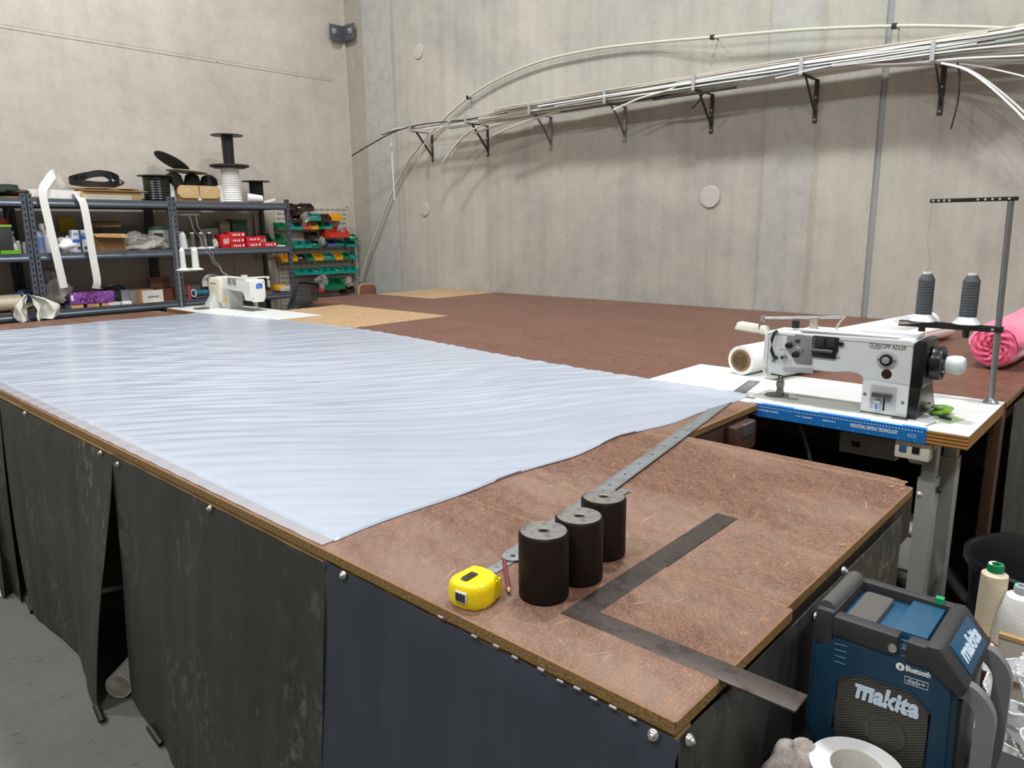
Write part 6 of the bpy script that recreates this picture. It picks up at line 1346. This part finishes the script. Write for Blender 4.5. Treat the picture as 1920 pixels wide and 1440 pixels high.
# low cupboard with thread cones
ZC = .60
t = thing('cupboard', 'low brown cupboard behind the box of zip strips', 'cupboard', (1.32, -.4, 0))
MB().bb((1.15, -.75, 0), (1.5, -.16, ZC - .018)).build('body', M_DKWD, t); MB().bb((1.14, -.76, ZC - .018), (1.51, -.15, ZC)).build('top', M_CARD, t, bevel=.003)
MB().bb((1.144, -.74, .03), (1.15, -.17, ZC - .03)).build('door', M_DKWD, t); MB().cyl((1.143, -.3, .4), (1.125, -.3, .4), .01, seg=12).build('handle', M_STEEL, t)
def king(label, p, r0, r1, h, mat, cap1, cap2):
    t = thing('thread_cone', label, 'thread cone', p, 'thread cones by the black bin'); prof = [(r0 * .9, 0), (r0, .004)]
    for k in range(1, 31): prof.append((lerp(r0, r1, (k / 30) ** 2.2) + (.0006 if k % 2 else 0), .004 + (h - .03) * k / 30))
    prof += [(r1 * .55, h - .018)]; MB().lathe(prof, 36, Matrix.Translation(p)).build('thread', mat, t, smooth=25)
    rc = r1 * .62 if r1 < .03 else r1 * .55
    MB().lathe(((rc, h - .022), (rc * 1.05, h - .006), (rc * .95, h), (rc * .55, h), (rc * .5, h - .012), (0, h - .012)), 28, Matrix.Translation(p)).build('tube_cap', cap1, t)
    MB().lathe(((rc * .9, h + .0003), (rc * .56, h + .0006)), 20, Matrix.Translation(p), .2, 2.6).build('cap_label', cap2, t)
pb = V((1.235, -.178, ZC)); king('beige thread cone with green cap next to the black bin', pb, .030, .0285, .185, TB, P('#0f7a48', .4), M_WHT)
pw = V((1.215, -.238, ZC)); king('wide white thread cone with grey cap next to the beige one', pw, .048, .03, .155, TW, P('#a9adb0', .4), P('#6cc08a', .5))
# black bin
c = V((2.03, -.235, 0)); t = thing('bin', 'round black plastic bin beside the sewing table leg', 'bin', c); Mx = Matrix.Translation(c)
MB().lathe(((.0, 0), (.19, 0), (.235, .49), (.252, .492), (.252, .515), (.238, .52), (.228, .505), (.185, .012), (0, .012)), 48, Mx).build('tub', P('#1b1b1e', .35, var=.1), t, smooth=50)
for a in (1.1, 1.9, .3): 
    MB().lathe(((.222, .30), (.214, .30), (.218, .42), (.226, .42)), 4, Mx, a, a + .16).build('moulded_rib', P('#232327', .35), t)
# cable coil on the floor under the table
c = V((2.66, .32, .0)); pts = []
for k in range(90): a = k / 89 * 2 * PI * 4; r = .07 + .012 * k / 89 * 4; pts.append(c + V((r * math.cos(a), r * math.sin(a), .008 + .004 * (k // 22))))
one('cable_coil', 'pale grey cable coiled on the floor behind the sewing table leg', 'cable', MB().tube(pts, .006, 8), P('#a59d8f', .5), c)
# tube and dark bags stored under the front table
a, b = at_z(205, 1300, .11), V((.55, 1.9, .22)); t = thing('cardboard_tube', 'pale tube end poking out between the skirt panels', 'tube', V((a.x, a.y, 0)))
d_ = (at_x(245, 1262, a.x + .12) - a)
a = at_z(222, 1287, .05); b = at_z(345, 1150, .05); L_ = (b - a).length
MB().lat(a, b, ((.042, 0), (.046, 0), (.046, L_), (.042, L_), (.042, 0)), 30).build('tube', P('#cfcbbb', .5, var=.08), t)
p = V((2.1, .55, 0)); one('storage_bag', 'black bag lying on the floor under the sewing table', 'bag', blob(p + V((0, .05, .12)), (.16, .2, .13), 81, .25, zmin=.001), P('#17171a', .7), p, smooth=50)
p = at_z(3, 1112, .004); one('paper_scrap', 'white paper scrap on the floor by the skirt', 'paper', MB().prism([(p.x - .03, p.y), (p.x + .0, p.y - .03), (p.x + .03, p.y + .02), (p.x, p.y + .04)], .0005, .0015, 'z'), M_WHT, V((p.x, p.y, 0)), smooth=0)
# lint and scraps on the floor
for k, (px, py) in enumerate(((48, 1282), (110, 1308), (22, 1378), (30, 1395), (160, 1392), (245, 1434), (82, 1134), (46, 1152), (18, 1235), (66, 1240))):
    p = at_z(px, py, .002); one('thread_scrap', 'short pale thread scrap on the grey floor', 'thread scrap', MB().tube([p, p + V((.012, -.006 + .002 * (k % 4), .001)), p + V((.022, -.004, 0))], .0012, 5), P('#8f8d86', .8), p, 'thread scraps on the floor')
